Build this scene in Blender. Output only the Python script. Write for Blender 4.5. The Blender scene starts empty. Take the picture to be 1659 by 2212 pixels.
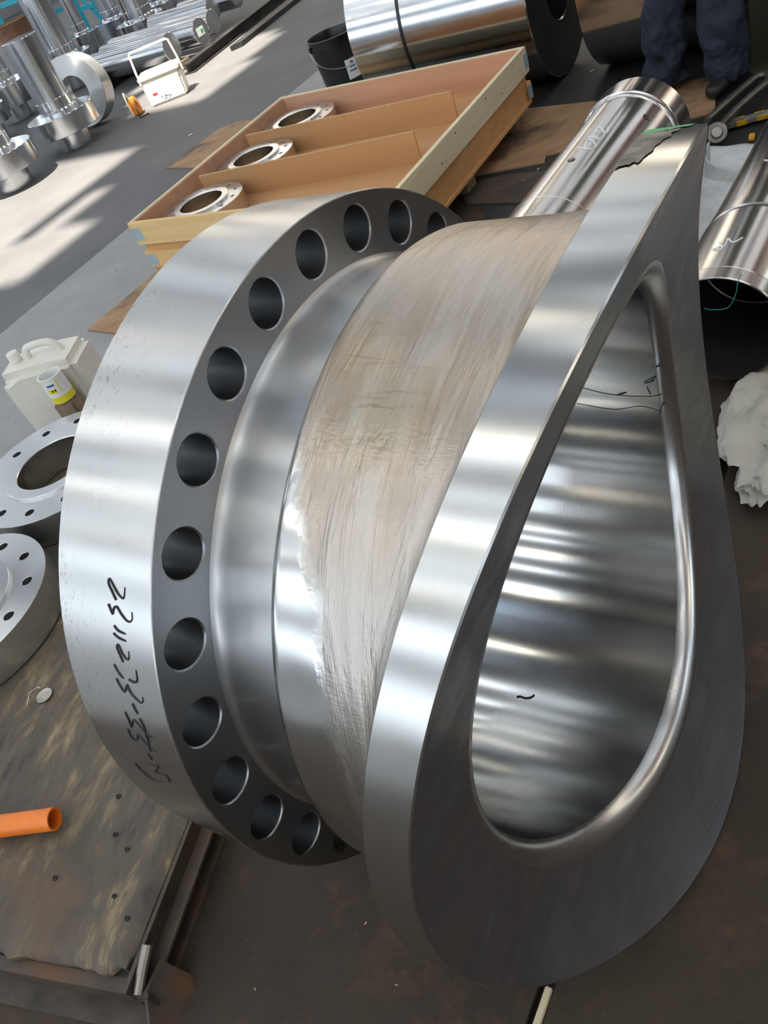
import bpy, bmesh, math, random
from mathutils import Vector, Matrix, noise
PI = math.pi
cos, sin, sqrt = math.cos, math.sin, math.sqrt
scene = bpy.context.scene
COL = scene.collection
random.seed(7)

# ---------------------------------------------------------------- camera
PITCH, ROLL, FPX, CAMZ = 0.7021, 0.4223, 1726.4, 1.635
cam_d = bpy.data.cameras.new('camera')
cam = bpy.data.objects.new('camera', cam_d); COL.objects.link(cam)
fw = Vector((0, cos(PITCH), -sin(PITCH))); r0 = Vector((1, 0, 0)); d0 = Vector((0, -sin(PITCH), -cos(PITCH)))
rt = r0 * cos(ROLL) + d0 * sin(ROLL); dn = -r0 * sin(ROLL) + d0 * cos(ROLL)
M = Matrix((( rt.x, -dn.x, -fw.x, 0), (rt.y, -dn.y, -fw.y, 0), (rt.z, -dn.z, -fw.z, CAMZ), (0, 0, 0, 1)))
cam.matrix_world = M
cam_d.sensor_fit = 'VERTICAL'; cam_d.sensor_height = 24.0
cam_d.lens = FPX / 2212 * 24.0
cam_d.clip_start = 0.05; cam_d.clip_end = 200
scene.camera = cam

# hall axes: E runs along the nozzle's axis, N across it
AZ = -0.7664
E = Vector((cos(AZ), sin(AZ), 0)); N = Vector((-E.y, E.x, 0)); Z = Vector((0, 0, 1))
def en(e, n, z=0): return E * e + N * n + Z * z

# ---------------------------------------------------------------- light
w = bpy.data.worlds.new('sky'); scene.world = w; w.use_nodes = True
bg = w.node_tree.nodes['Background']
bg.inputs[0].default_value = (0.62, 0.78, 1.0, 1); bg.inputs[1].default_value = 1.6
sun_d = bpy.data.lights.new('sun', 'SUN'); sun_d.energy = 18.0; sun_d.angle = math.radians(1.3); sun_d.color = (1.0, 0.90, 0.77)
sun = bpy.data.objects.new('sun', sun_d); COL.objects.link(sun)
SUN = Vector((-0.20, -0.32, 0.93)).normalized()
sun.rotation_euler = SUN.to_track_quat('Z', 'Y').to_euler(); sun.location = (0, 0, 20)
SKY_POWER = 4.2      # glow of the translucent roof lights
WIN_POWER = 3.0      # glow of the hazy windows
scene.view_settings.view_transform = 'Standard'; scene.view_settings.look = 'None'
scene.view_settings.gamma = 1.0; scene.view_settings.use_curve_mapping = False
scene.view_settings.exposure = 0.0
scene.cycles.max_bounces = 8; scene.cycles.glossy_bounces = 5; scene.cycles.diffuse_bounces = 3
scene.cycles.sample_clamp_indirect = 6.0
scene.cycles.caustics_reflective = False; scene.cycles.caustics_refractive = False

# ---------------------------------------------------------------- materials
def srgb(r, g, b):
    f = lambda c: c / 12.92 if c <= 0.04045 else ((c + 0.055) / 1.055) ** 2.4
    return (f(r / 255), f(g / 255), f(b / 255), 1)
class NT:
    def __init__(s, name):
        s.m = bpy.data.materials.new(name); s.m.use_nodes = True; s.t = s.m.node_tree; s.b = s.t.nodes['Principled BSDF']
    def n(s, typ, **kw):
        o = s.t.nodes.new(typ)
        for k, v in kw.items():
            if k[0] == '_': setattr(o, k[1:], v)
            else: o.inputs[k.replace('_', ' ')].default_value = v
        return o
    def l(s, a, b): s.t.links.new(a, b)
    def coord(s, scale=(1, 1, 1), kind='Object'):
        tc = s.n('ShaderNodeTexCoord'); mp = s.n('ShaderNodeMapping'); mp.inputs['Scale'].default_value = scale
        s.l(tc.outputs[kind], mp.inputs[0]); return mp.outputs[0]
    def noise(s, vec, scale=5, detail=4, rough=.55, dist=0):
        o = s.n('ShaderNodeTexNoise', Scale=scale, Detail=detail, Roughness=rough, Distortion=dist); s.l(vec, o.inputs['Vector']); return o.outputs['Fac']
    def turn(s, freq, detail=2):
        """turning marks: noise that varies only along local Z"""
        sx = s.n('ShaderNodeSeparateXYZ'); s.l(s.coord(), sx.inputs[0]); o = s.n('ShaderNodeTexNoise', _noise_dimensions='1D', Scale=freq, Detail=detail, Roughness=.6)
        s.l(sx.outputs[2], o.inputs['W']); return o.outputs['Fac']
    def ramp(s, fac, stops):
        o = s.n('ShaderNodeValToRGB'); cr = o.color_ramp
        while len(cr.elements) < len(stops): cr.elements.new(.5)
        for e, (p, c) in zip(cr.elements, stops): e.position = p; e.color = c if len(c) == 4 else (*c, 1)
        s.l(fac, o.inputs[0]); return o.outputs[0]
    def mix(s, fac, a, b, mode='MIX'):
        o = s.t.nodes.new('ShaderNodeMix'); o.data_type = 'RGBA'; o.blend_type = mode
        if isinstance(fac, (int, float)): o.inputs[0].default_value = fac
        else: s.l(fac, o.inputs[0])
        for i, v in ((6, a), (7, b)):
            if isinstance(v, tuple): o.inputs[i].default_value = v
            else: s.l(v, o.inputs[i])
        return o.outputs[2]
    def rng(s, fac, a, b, lo=0, hi=1):
        o = s.n('ShaderNodeMapRange'); o.inputs[1].default_value = lo; o.inputs[2].default_value = hi; o.inputs[3].default_value = a; o.inputs[4].default_value = b
        s.l(fac, o.inputs[0]); return o.outputs[0]
    def bump(s, h, strength=.2, dist=.01, prev=None):
        o = s.n('ShaderNodeBump', Strength=strength, Distance=dist); s.l(h, o.inputs['Height'])
        if prev is not None: s.l(prev, o.inputs['Normal'])
        s.l(o.outputs[0], s.b.inputs['Normal']); return o.outputs[0]
    def set(s, **kw):
        for k, v in kw.items():
            i = s.b.inputs[k.replace('_', ' ')]
            if hasattr(v, 'links') or isinstance(v, bpy.types.NodeSocket): s.l(v, i)
            else: i.default_value = v
        return s
GREY = lambda v: (v, v, v, 1)

def steel(name, base=(.60, .60, .585, 1), rough=.26, aniso=.65, groove=.04, gscale=260, blot=.05, stain=None):
    """machined steel turned about the local Z axis"""
    t = NT(name)
    v = t.coord(); big = t.noise(v, 6, 4); 
    fine = t.turn(gscale)
    col = t.mix(t.rng(big, 0, 1, .15, .85), tuple(c * .9 for c in base[:3]) + (1,), base)
    if stain:
        s1 = t.noise(t.coord(), 14, 8, .75); col = t.mix(t.ramp(s1, [(.60, GREY(0)), (.70, GREY(1))]), col, stain)
    rr = t.rng(big, rough - blot, rough + blot, .15, .85)
    t.set(Metallic=1.0, Base_Color=col, Roughness=rr, Anisotropic=aniso, Anisotropic_Rotation=.25)
    tg = t.n('ShaderNodeTangent'); tg.direction_type = 'RADIAL'; tg.axis = 'Z'; t.l(tg.outputs[0], t.b.inputs['Tangent'])
    if groove: t.bump(fine, groove * .35, .002)
    return t.m
M_RIM = None
def mat_rim():
    t = NT('turned steel with pitted mill skin'); v = t.coord()
    big = t.noise(v, 5, 4); fine = t.turn(300)
    pit = t.noise(t.coord((22, 22, 44)), 3.2, 6, .8); zone = t.noise(t.coord(), 4.5, 3)
    sx = t.n('ShaderNodeSeparateXYZ'); t.l(t.coord(), sx.inputs[0])
    edge = t.rng(sx.outputs[2], 1, 0, -.19, -.06)
    zz = t.n('ShaderNodeMath', _operation='MULTIPLY'); t.l(t.rng(zone, 0, 1, .42, .6), zz.inputs[0]); t.l(edge, zz.inputs[1])
    pm = t.ramp(pit, [(.56, GREY(0)), (.66, GREY(1))])
    pz = t.n('ShaderNodeMath', _operation='MULTIPLY'); t.l(pm, pz.inputs[0]); t.l(zz.outputs[0], pz.inputs[1])
    col = t.mix(t.rng(big, 0, 1, .15, .85), (.58, .58, .57, 1), (.70, .70, .68, 1))
    col = t.mix(pz.outputs[0], col, (.16, .15, .14, 1))
    t.set(Metallic=1.0, Base_Color=col, Roughness=t.rng(big, .24, .33, .15, .85), Anisotropic=.75, Anisotropic_Rotation=.25)
    tg = t.n('ShaderNodeTangent'); tg.direction_type = 'RADIAL'; tg.axis = 'Z'; t.l(tg.outputs[0], t.b.inputs['Tangent'])
    n1 = t.bump(fine, .015, .002); t.bump(pz.outputs[0], -.35, .002, n1)
    return t.m
def mat_ground():
    """hand-ground neck: long grinder sweeps, woven scratches, brown-beige cast; a strip left smooth from the lathe"""
    t = NT('hand ground steel'); v = t.coord()
    sx = t.n('ShaderNodeSeparateXYZ'); t.l(v, sx.inputs[0]); X, Zc = sx.outputs[0], sx.outputs[2]
    wob = t.noise(v, 6, 5, .6)
    def mth(op, a, b):
        o = t.n('ShaderNodeMath', _operation=op)
        for i, q in enumerate((a, b)):
            if isinstance(q, (int, float)): o.inputs[i].default_value = q
            else: t.l(q, o.inputs[i])
        return o.outputs[0]
    # smooth strip: near the step, only on the lower side
    edge = mth('ADD', Zc, mth('MULTIPLY', mth('SUBTRACT', wob, .5), .10))
    zlim = t.rng(X, .222, .130, .36, .47)
    ground = t.rng(mth('SUBTRACT', edge, zlim), 0, 1, -.012, .010)
    # sweeps mostly run round the neck, slightly slanting
    mp = t.n('ShaderNodeMapping'); mp.inputs['Rotation'].default_value = (.10, .16, 0); mp.inputs['Scale'].default_value = (3.0, 3.0, 17); t.l(v, mp.inputs[0])
    sweep = t.noise(mp.outputs[0], 1.5, 4, .6, .9)
    patch = t.noise(t.coord((2.2, 2.2, 3.2)), 1.9, 4, .55, .7)
    scr = t.noise(t.coord((26, 26, 300)), 1.6, 3, .75); scr2 = t.noise(t.coord((190, 190, 40)), 1.4, 2, .7)
    crk = t.n('ShaderNodeTexNoise', Scale=1.0, Detail=6, Roughness=.65, Distortion=.5); t.l(t.coord((26, 26, 3.4)), crk.inputs['Vector'])
    line = t.ramp(crk.outputs['Fac'], [(.470, GREY(0)), (.5, GREY(1)), (.512, GREY(0))])
    zone = mth('MULTIPLY', mth('MULTIPLY', t.rng(X, 0, 1, .445, .488), t.rng(X, 1, 0, .508, .530)), mth('MULTIPLY', t.rng(Zc, 0, 1, .150, .20), t.rng(Zc, 1, 0, .25, .33)))
    zone = mth('MULTIPLY', zone, t.rng(t.noise(v, 9, 4, .6), .15, 1, .32, .62))
    col = t.mix(t.rng(patch, 0, 1, .36, .62), (.46, .41, .36, 1), (.45, .36, .27, 1))
    col = t.mix(t.rng(X, 0, 1, .1, .46), (.54, .52, .49, 1), col)
    col = t.mix(t.rng(sweep, 0, .55, .42, .64), col, (.64, .60, .55, 1))
    col = t.mix(zone, col, t.mix(t.rng(patch, 0, 1, .4, .6), (.52, .43, .28, 1), (.56, .40, .20, 1)))
    col = t.mix(mth('MULTIPLY', mth('MULTIPLY', line, zone), 1.0), col, (.17, .10, .06, 1))
    col = t.mix(ground, (.62, .62, .61, 1), col)
    rg = t.mix(ground, GREY(.20), t.mix(t.rng(sweep, 0, 1, .3, .7), GREY(.27), GREY(.44)))
    t.set(Metallic=1.0, Base_Color=col, Roughness=rg, Anisotropic=.45, Anisotropic_Rotation=.25)
    tg = t.n('ShaderNodeTangent'); tg.direction_type = 'RADIAL'; tg.axis = 'Z'; t.l(tg.outputs[0], t.b.inputs['Tangent'])
    n1 = t.bump(mth('MULTIPLY', mth('SUBTRACT', sweep, .5), ground), .55, .010); n2 = t.bump(mth('MULTIPLY', mth('SUBTRACT', scr, .5), ground), .30, .002, n1); n3 = t.bump(mth('MULTIPLY', mth('SUBTRACT', scr2, .5), ground), .16, .002, n2)
    n3 = n3
    return t.m
def plain(name, col, rough=.5, metal=0.0, nscale=8, var=.12, bump=.1, bscale=60, bdist=.004, **kw):
    t = NT(name); v = t.coord(); f = t.noise(v, nscale, 5, .6)
    a = tuple(c * (1 - var) for c in col[:3]) + (1,); b = tuple(min(1, c * (1 + var)) for c in col[:3]) + (1,)
    t.set(Base_Color=t.mix(t.rng(f, 0, 1, .3, .7), a, b), Roughness=rough, Metallic=metal, **kw)
    if bump: t.bump(t.noise(v, bscale, 4, .6), bump, bdist)
    return t.m
def wood(name, light, dark, axis=0, gs=26, rough=.65, knots=True):
    t = NT(name); sc = [gs, gs, gs]; sc[axis] = gs * .06
    g = t.noise(t.coord(tuple(sc)), 1.0, 6, .6, .8); f = t.noise(t.coord(), 3, 3)
    sc2 = [gs * 9] * 3; sc2[axis] = gs * .4
    fine = t.noise(t.coord(tuple(sc2)), 1.0, 3, .7)
    col = t.mix(t.rng(g, 0, 1, .3, .72), light, dark); col = t.mix(t.rng(fine, 0, .35, .45, .8), col, dark)
    if knots:
        vo = t.n('ShaderNodeTexVoronoi', Scale=2.6); t.l(t.coord(), vo.inputs['Vector'])
        col = t.mix(t.ramp(vo.outputs['Distance'], [(.03, GREY(1)), (.07, GREY(0))]), col, tuple(c * .35 for c in dark[:3]) + (1,))
    t.set(Base_Color=col, Roughness=rough); t.bump(fine, .15, .002)
    return t.m
def emit(name, col, power, streak=0):
    t = NT(name); t.set(Base_Color=(.8, .8, .8, 1), Emission_Color=col, Emission_Strength=power, Roughness=.6)
    return t.m

MS = steel('turned steel'); MSF = steel('turned steel face', (.37, .38, .39, 1), .32, .35, 0, 120, .06)
M_SHAFT = steel('bright turned shaft steel', (.66, .68, .70, 1), .17, .5, 0, 300, .03)
M_TUBE = steel('honed tube steel', (.54, .51, .485, 1), .19, .3, .015, 300, .03)
M_BORE = steel('bored steel', (.58, .58, .57, 1), .15, .80, .04, 260, .04)
def mat_saddle():
    t = NT('milled saddle steel'); v = t.coord(); sx = t.n('ShaderNodeSeparateXYZ'); t.l(v, sx.inputs[0])
    big = t.noise(v, 4, 4, .6); smear = t.noise(t.coord((14, 5, 5)), 1.2, 4, .6, .6)
    r1 = t.n('ShaderNodeTexNoise', _noise_dimensions='1D', Scale=330.0, Detail=1.0); t.l(sx.outputs[0], r1.inputs['W'])
    r2 = t.n('ShaderNodeTexWave', Scale=28.0, Distortion=2.2, Detail=3.0); r2.wave_type = 'RINGS'; r2.rings_direction = 'Z'; mp = t.n('ShaderNodeMapping'); mp.inputs['Location'].default_value = (.10, .05, 0); t.l(v, mp.inputs[0]); t.l(mp.outputs[0], r2.inputs['Vector']); r2.inputs['Detail Scale'].default_value = 6.0
    low = t.rng(sx.outputs[0], 1, 0, -.56, -.46)
    m = t.n('ShaderNodeMath', _operation='MULTIPLY'); t.l(r2.outputs['Fac'], m.inputs[0]); t.l(low, m.inputs[1])
    col = t.mix(t.rng(big, 0, 1, .2, .8), (.33, .345, .365, 1), (.48, .50, .53, 1)); col = t.mix(t.rng(smear, 0, .5, .5, .68), col, (.62, .64, .68, 1))
    t.set(Metallic=1.0, Base_Color=col, Roughness=t.rng(smear, .40, .30, .3, .7))
    n1 = t.bump(r1.outputs['Fac'], .05, .002); t.bump(m.outputs[0], .09, .0010, n1); return t.m
M_SADF = mat_saddle()
M_BAND = steel('turned band steel', (.62, .62, .60, 1), .25, .78, .02, 260, .05)
M_LIP = steel('polished lip steel', (.66, .66, .65, 1), .27, .2, 0, 60, .05)
M_HUB = steel('turned hub steel', (.64, .65, .65, 1), .37, .9, .10, 420, .04)
M_RIM = mat_rim(); M_GRD = mat_ground()
M_DARKST = plain('blackened steel', (.05, .048, .045, 1), .5, .6, 6, .4, .25)
M_RUST = plain('rusty steel', (.23, .12, .07, 1), .8, .1, 5, .5, .4)
M_BLACK = plain('black plastic', (.012, .012, .013, 1), .28, 0, 8, .2, .03)
M_WHITE = plain('white plastic', (.74, .72, .64, 1), .42, 0, 5, .08, .05)
M_CREAM = plain('cream plastic', (.78, .74, .62, 1), .4, 0, 5, .05, .03)
M_ORANGE = plain('orange plastic', (.95, .22, .02, 1), .35, 0, 9, .12, .04, Subsurface_Weight=.1)
M_ORANGE2 = plain('worn orange paint', (.60, .22, .03, 1), .5, 0, 9, .35, .1)
M_CYAN = plain('cyan paint', (.02, .42, .55, 1), .45)
M_YELLOW = plain('yellow paint', (.85, .42, .02, 1), .5, 0, 20, .3, .1)
M_OLIVE = plain('olive green paint', (.075, .08, .045, 1), .55, 0, 4, .2, .1)
M_NAVY = plain('navy work cloth', (.012, .017, .032, 1), .85, 0, 7, .35, .25, 90)
M_SKIN = plain('skin', (.55, .33, .23, 1), .55, 0, 8, .06, .02)
M_HAIR = plain('black hair', (.012, .01, .01, 1), .5)
M_BOOT = plain('black boot leather', (.015, .014, .013, 1), .5, 0, 8, .3, .1)
M_INK = plain('black marker ink', (.012, .012, .014, 1), .6, 0, 8, .1, 0)
M_PAINTPEN = plain('white paint pen', (.85, .86, .86, 1), .6, 0, 8, .05, 0)
M_PINE = wood('pine board', (.82, .60, .30, 1), (.70, .45, .18, 1), 0, 20)
M_PALE = wood('pale pine board', (.80, .72, .50, 1), (.68, .57, .36, 1), 0, 14)
M_PLY = wood('pink plywood', (.66, .38, .24, 1), (.54, .28, .17, 1), 0, 8, .6, False)
M_PLYO = wood('orange plywood', (.70, .40, .17, 1), (.58, .30, .11, 1), 0, 8, .6, False)
M_BLOCK = wood('old pallet wood', (.33, .25, .17, 1), (.20, .14, .09, 1), 2, 20)
M_CARD = wood('cardboard', (.58, .33, .15, 1), (.50, .26, .11, 1), 0, 5, .8, False)
M_CARDE = plain('cardboard edge', (.60, .40, .20, 1), .8, 0, 40, .2, .2)
M_STRAP = plain('galvanised strap', (.42, .52, .58, 1), .45, .3, 20, .15, .05)
M_FOAM = plain('white foam sheet', (.78, .79, .78, 1), .55, 0, 9, .15, .5, 130, .003)
M_LABEL = plain('white label', (.80, .82, .80, 1), .45, 0, 30, .05, 0)
M_RED = plain('red print', (.65, .03, .02, 1), .5, 0, 8, .1, 0)
M_GREEN = plain('green print', (.10, .42, .17, 1), .5, 0, 30, .25, 0)
M_BLUE = plain('blue print', (.03, .08, .35, 1), .5, 0, 8, .1, 0)
M_TEAL = plain('teal wire', (.01, .22, .20, 1), .4, 0, 8, .1, 0)
M_YEL2 = plain('yellow print', (.80, .68, .03, 1), .4, 0, 8, .08, 0)
M_CHIP = plain('wood chip', (.60, .45, .28, 1), .7)
def dirty_ply(name, a, b):
    t = NT(name); v = t.coord(); f = t.noise(t.coord((1, 5, 1)), 3.0, 7, .65, .8); s = t.noise(v, 2.2, 5, .6); fine = t.noise(t.coord((30, 160, 30)), 1, 3)
    col = t.mix(t.ramp(f, [(.35, GREY(0)), (.65, GREY(1))]), a, b)
    col = t.mix(t.ramp(s, [(.50, GREY(0)), (.62, GREY(.85))]), col, (.045, .033, .025, 1))
    t.set(Base_Color=col, Roughness=.7); t.bump(fine, .3, .003); return t.m
M_DPLY = dirty_ply('dirty plywood', (.40, .25, .13, 1), (.27, .15, .075, 1))
M_DPLY2 = dirty_ply('oily plywood', (.10, .07, .05, 1), (.05, .035, .028, 1))

# ---------------------------------------------------------------- mesh helpers
def finish(bm, name, mat, parent=None, ang=35, mats=None):
    bmesh.ops.remove_doubles(bm, verts=bm.verts, dist=1e-6)
    bmesh.ops.recalc_face_normals(bm, faces=bm.faces)
    me = bpy.data.meshes.new(name); bm.to_mesh(me); bm.free()
    for m in (mats or [mat]): me.materials.append(m)
    me.polygons.foreach_set('use_smooth', [True] * len(me.polygons)); me.set_sharp_from_angle(angle=math.radians(ang))
    o = bpy.data.objects.new(name, me); COL.objects.link(o)
    if parent is not None: o.parent = parent
    return o
def thing(name, label, cat, loc=(0, 0, 0), rotz=0, group=None, mat=None):
    o = bpy.data.objects.new(name, None); COL.objects.link(o); o.empty_display_size = .1
    if mat is not None: o.matrix_world = mat
    else: o.location = loc; o.rotation_euler = (0, 0, rotz)
    o['label'] = label; o['category'] = cat
    if group: o['group'] = group
    return o
def tag(o, label, cat, group=None):
    o['label'] = label; o['category'] = cat
    if group: o['group'] = group
    return o
def struct(o): o['kind'] = 'structure'; return o
def copy_thing(root, label, group=None, loc=None, rotz=None):
    r = root.copy(); COL.objects.link(r); r['label'] = label
    if group: r['group'] = group
    if loc is not None: r.location = loc
    if rotz is not None: r.rotation_euler = (0, 0, rotz)
    for ch in list(root.children):
        k = ch.copy(); COL.objects.link(k); k.parent = r
        for g in list(ch.children):
            q = g.copy(); COL.objects.link(q); q.parent = k
    return r
def axes_mat(loc, zdir, xhint=(0, 0, 1)):
    z = Vector(zdir).normalized(); x = Vector(xhint); x = (x - z * x.dot(z)).normalized(); y = z.cross(x)
    m = Matrix.Identity(4)
    for i, c in enumerate((x, y, z)): m[0][i], m[1][i], m[2][i] = c
    m.translation = Vector(loc); return m
def box(bm, x0, x1, y0, y1, z0, z1, mat=None, bev=0):
    b2 = bmesh.new(); r = bmesh.ops.create_cube(b2, size=1)
    for v in b2.verts: v.co = Vector(((x0 + x1) / 2 + v.co.x * (x1 - x0), (y0 + y1) / 2 + v.co.y * (y1 - y0), (z0 + z1) / 2 + v.co.z * (z1 - z0)))
    if bev: bmesh.ops.bevel(b2, geom=b2.edges[:], offset=bev, segments=2, affect='EDGES')
    me = bpy.data.meshes.new('tmp'); b2.to_mesh(me); b2.free()
    if mat is not None: me.transform(mat)
    bm.from_mesh(me); bpy.data.meshes.remove(me); return bm
def lathe(bm, prof, seg=64, mi=None):
    """prof: (r, z) pairs, open profile turned about Z"""
    rings = []
    for r, z in prof:
        if r < 1e-6: rings.append([bm.verts.new((0, 0, z))])
        else: rings.append([bm.verts.new((r * cos(2 * PI * k / seg), r * sin(2 * PI * k / seg), z)) for k in range(seg)])
    for i in range(len(rings) - 1):
        A, B = rings[i], rings[i + 1]
        for k in range(seg):
            k2 = (k + 1) % seg
            if len(A) == 1 and len(B) == 1: continue
            if len(A) == 1: f = bm.faces.new((A[0], B[k], B[k2]))
            elif len(B) == 1: f = bm.faces.new((A[k], A[k2], B[0]))
            else: f = bm.faces.new((A[k], A[k2], B[k2], B[k]))
            if mi: f.material_index = mi[i]
    return bm
def smooth_path(pts, n=5):
    P = [Vector(p) for p in pts]
    if len(P) < 3: return P
    out = []
    for i in range(len(P) - 1):
        a = P[max(i - 1, 0)]; b = P[i]; c = P[i + 1]; d = P[min(i + 2, len(P) - 1)]
        for k in range(n):
            t = k / n; out.append(.5 * ((2 * b) + (c - a) * t + (2 * a - 5 * b + 4 * c - d) * t * t + (3 * b - a - 3 * c + d) * t ** 3))
    out.append(P[-1]); return out
def tube(bm, pts, r, seg=8, closed=False, flat=None):
    P = [Vector(p) for p in pts]; n = len(P); rings = []; up = None
    for i in range(n):
        if closed: T = (P[(i + 1) % n] - P[i - 1]).normalized()
        else: T = (P[min(i + 1, n - 1)] - P[max(i - 1, 0)]).normalized()
        if up is None: up = T.orthogonal().normalized()
        up = (up - T * up.dot(T)).normalized(); s = T.cross(up)
        rr = r[i] if isinstance(r, (list, tuple)) else r
        rings.append([bm.verts.new(P[i] + up * rr * cos(2 * PI * k / seg) + s * rr * sin(2 * PI * k / seg)) for k in range(seg)])
    for i in range(n if closed else n - 1):
        A = rings[i]; B = rings[(i + 1) % n]
        for k in range(seg): bm.faces.new((A[k], A[(k + 1) % seg], B[(k + 1) % seg], B[k]))
    if not closed: bm.faces.new(rings[0][::-1]); bm.faces.new(rings[-1])
    return bm
def prism(bm, poly, z0, z1, f=None):
    """poly of (x, y) extruded z0..z1"""
    a = [bm.verts.new((x, y, z0)) for x, y in poly]; b = [bm.verts.new((x, y, z1)) for x, y in poly]
    bm.faces.new(a[::-1]); bm.faces.new(b); n = len(poly)
    for i in range(n): bm.faces.new((a[i], a[(i + 1) % n], b[(i + 1) % n], b[i]))
    return bm
def holed_ring(bm, rin, rout, rc, rh, n, z0, z1, ph=0, m=6, cham=.0):
    """annulus with n through holes: two faces, hole walls, rim wall, inner wall"""
    W = PI / n
    per = []
    for k in range(m): per.append((rin + (rout - rin) * k / m, -W))
    for k in range(m): per.append((rout, -W + 2 * W * k / m))
    for k in range(m): per.append((rout - (rout - rin) * k / m, W))
    for k in range(m): per.append((rin, W - 2 * W * k / m))
    for s in range(n):
        a0 = ph + 2 * PI * s / n; cx, cy = rc * cos(a0), rc * sin(a0)
        O = [(r * cos(a0 + t), r * sin(a0 + t)) for r, t in per]
        I = []; I2 = []
        for x, y in O:
            dx, dy = x - cx, y - cy; L = sqrt(dx * dx + dy * dy); I.append((cx + dx / L * (rh + cham), cy + dy / L * (rh + cham))); I2.append((cx + dx / L * rh, cy + dy / L * rh))
        def ring(pts, z): return [bm.verts.new((x, y, z)) for x, y in pts]
        ot, it, jt, ob, ib = ring(O, z1), ring(I, z1), ring(I2, z1 - cham), ring(O, z0), ring(I2, z0)
        K = len(per)
        for k in range(K):
            q = (k + 1) % K
            bm.faces.new((ot[k], ot[q], it[q], it[k])); bm.faces.new((it[k], it[q], jt[q], jt[k]))
            bm.faces.new((jt[k], jt[q], ib[q], ib[k])); bm.faces.new((ib[k], ib[q], ob[q], ob[k]))
            if m <= k < 2 * m: bm.faces.new((ot[k], ot[q], ob[q], ob[k]))
            if k >= 3 * m: bm.faces.new((ot[k], ot[q], ob[q], ob[k]))
    return bm

# ---------------------------------------------------------------- the hall
def floor_poly(name, pts, z, mat, thick=.02):
    bm = bmesh.new(); prism(bm, [(p.x, p.y) for p in pts], z - thick, z); return struct(finish(bm, name, mat))
t = NT('dark worn asphalt floor'); v = t.coord(); f = t.noise(v, 1.3, 6, .6); g = t.noise(v, 90, 3, .7)
t.set(Base_Color=t.mix(t.rng(f, 0, 1, .3, .7), (.105, .105, .108, 1), (.15, .15, .152, 1)), Roughness=.72); t.bump(g, .25, .003); M_ASPH = t.m
t = NT('pale concrete floor'); v = t.coord(); f = t.noise(v, 2.2, 7, .65); g = t.noise(v, 50, 5, .7); sp = t.noise(v, 16, 4, .7)
col = t.mix(t.rng(f, 0, 1, .3, .7), (.25, .25, .25, 1), (.34, .34, .338, 1)); col = t.mix(t.ramp(sp, [(.62, GREY(0)), (.72, GREY(.6))]), col, (.12, .12, .12, 1))
t.set(Base_Color=col, Roughness=.75); t.bump(g, .3, .003); M_CONC = t.m
t = NT('oily brown workshop floor'); v = t.coord(); f = t.noise(v, 1.8, 6, .62, .4); g = t.noise(v, 70, 6, .75); rs = t.noise(v, 5, 6, .7)
col = t.mix(t.ramp(f, [(.35, GREY(0)), (.65, GREY(1))]), (.034, .025, .017, 1), (.066, .047, .031, 1))
col = t.mix(t.ramp(rs, [(.52, GREY(0)), (.66, GREY(.6))]), col, (.12, .065, .038, 1)); col = t.mix(t.ramp(g, [(.60, GREY(0)), (.75, GREY(.4))]), col, (.17, .14, .11, 1))
t.set(Base_Color=col, Roughness=t.rng(f, .5, .7, .3, .7), Specular_IOR_Level=.3); t.bump(g, .55, .004); M_BROWN = t.m
HE0, HE1, HN0, HN1, HH = -24, 9, -11, 20, 8.5
EB1, EB2 = -4.6, -2.35
SLOT = 0.42      # joint between two floor plates, along E=const
floor_poly('floor', [en(HE0, HN0), en(EB1, HN0), en(EB1, HN1), en(HE0, HN1)], 0, M_ASPH)
floor_poly('floor_concrete', [en(EB1, HN0), en(EB2, HN0), en(EB2, HN1), en(EB1, HN1)], 0, M_CONC)

floor_poly('floor_dark', [Vector(p) for p in ((1.00, 3.45, 0), (1.9, 2.9, 0), (2.9, 2.4, 0), (6.2, 4.5, 0), (3.2, 8.2, 0), (1.62, 5.62, 0), (1.95, 4.95, 0), (1.05, 3.9, 0))], .001, plain('black floor zone', (.016, .016, .017, 1), .6, 0, 3, .4, .2), .001)  # thin near-black sheet over this part of the floor
# ceiling cells, left open in shapes made up to cast the floor's sun patches
P1 = [(1.15, 10.3), (0.15, 8.3), (-1.0, 9.8), (0.2, 11.6)]
P2 = [(-0.5, 7.75), (-1.13, 6.9), (-1.25, 6.55), (-2.1, 6.3), (-2.3, 8.6), (-1.5, 8.7)]
P3 = [(-1.1, 6.45), (-1.45, 5.75), (-2.3, 5.6), (-2.2, 6.6)]
def inside(x, y, poly):
    c = False; n = len(poly)
    for i in range(n):
        x1, y1 = poly[i]; x2, y2 = poly[(i + 1) % n]
        if (y1 > y) != (y2 > y) and x < (x2 - x1) * (y - y1) / (y2 - y1) + x1: c = not c
    return c
off = SUN * (HH / SUN.z)
bm = bmesh.new(); st = .2
e = HE0
holes_bb = []
nE = int((HE1 - HE0) / st); nN = int((HN1 - HN0) / st)
grid = [[False] * nN for _ in range(nE)]
for i in range(nE):
    for j in range(nN):
        p = en(HE0 + (i + .5) * st, HN0 + (j + .5) * st) - off
        mull = abs(((p.dot(E) + 6.62) % 1.6) - .8) < .06
        grid[i][j] = any(inside(p.x, p.y, q) for q in (P1, P2, P3)) and not (mull and not inside(p.x, p.y, P3) and abs(p.dot(N) % .9 - .45) < .5)
for i in range(nE):
    j = 0
    while j < nN:
        if grid[i][j]: j += 1; continue
        k = j
        while k < nN and not grid[i][k]: k += 1
        q = [en(HE0 + a * st, HN0 + b * st, HH) for a, b in ((i, j), (i + 1, j), (i + 1, k), (i, k))]
        bm.faces.new([bm.verts.new(x) for x in q]); j = k
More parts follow.
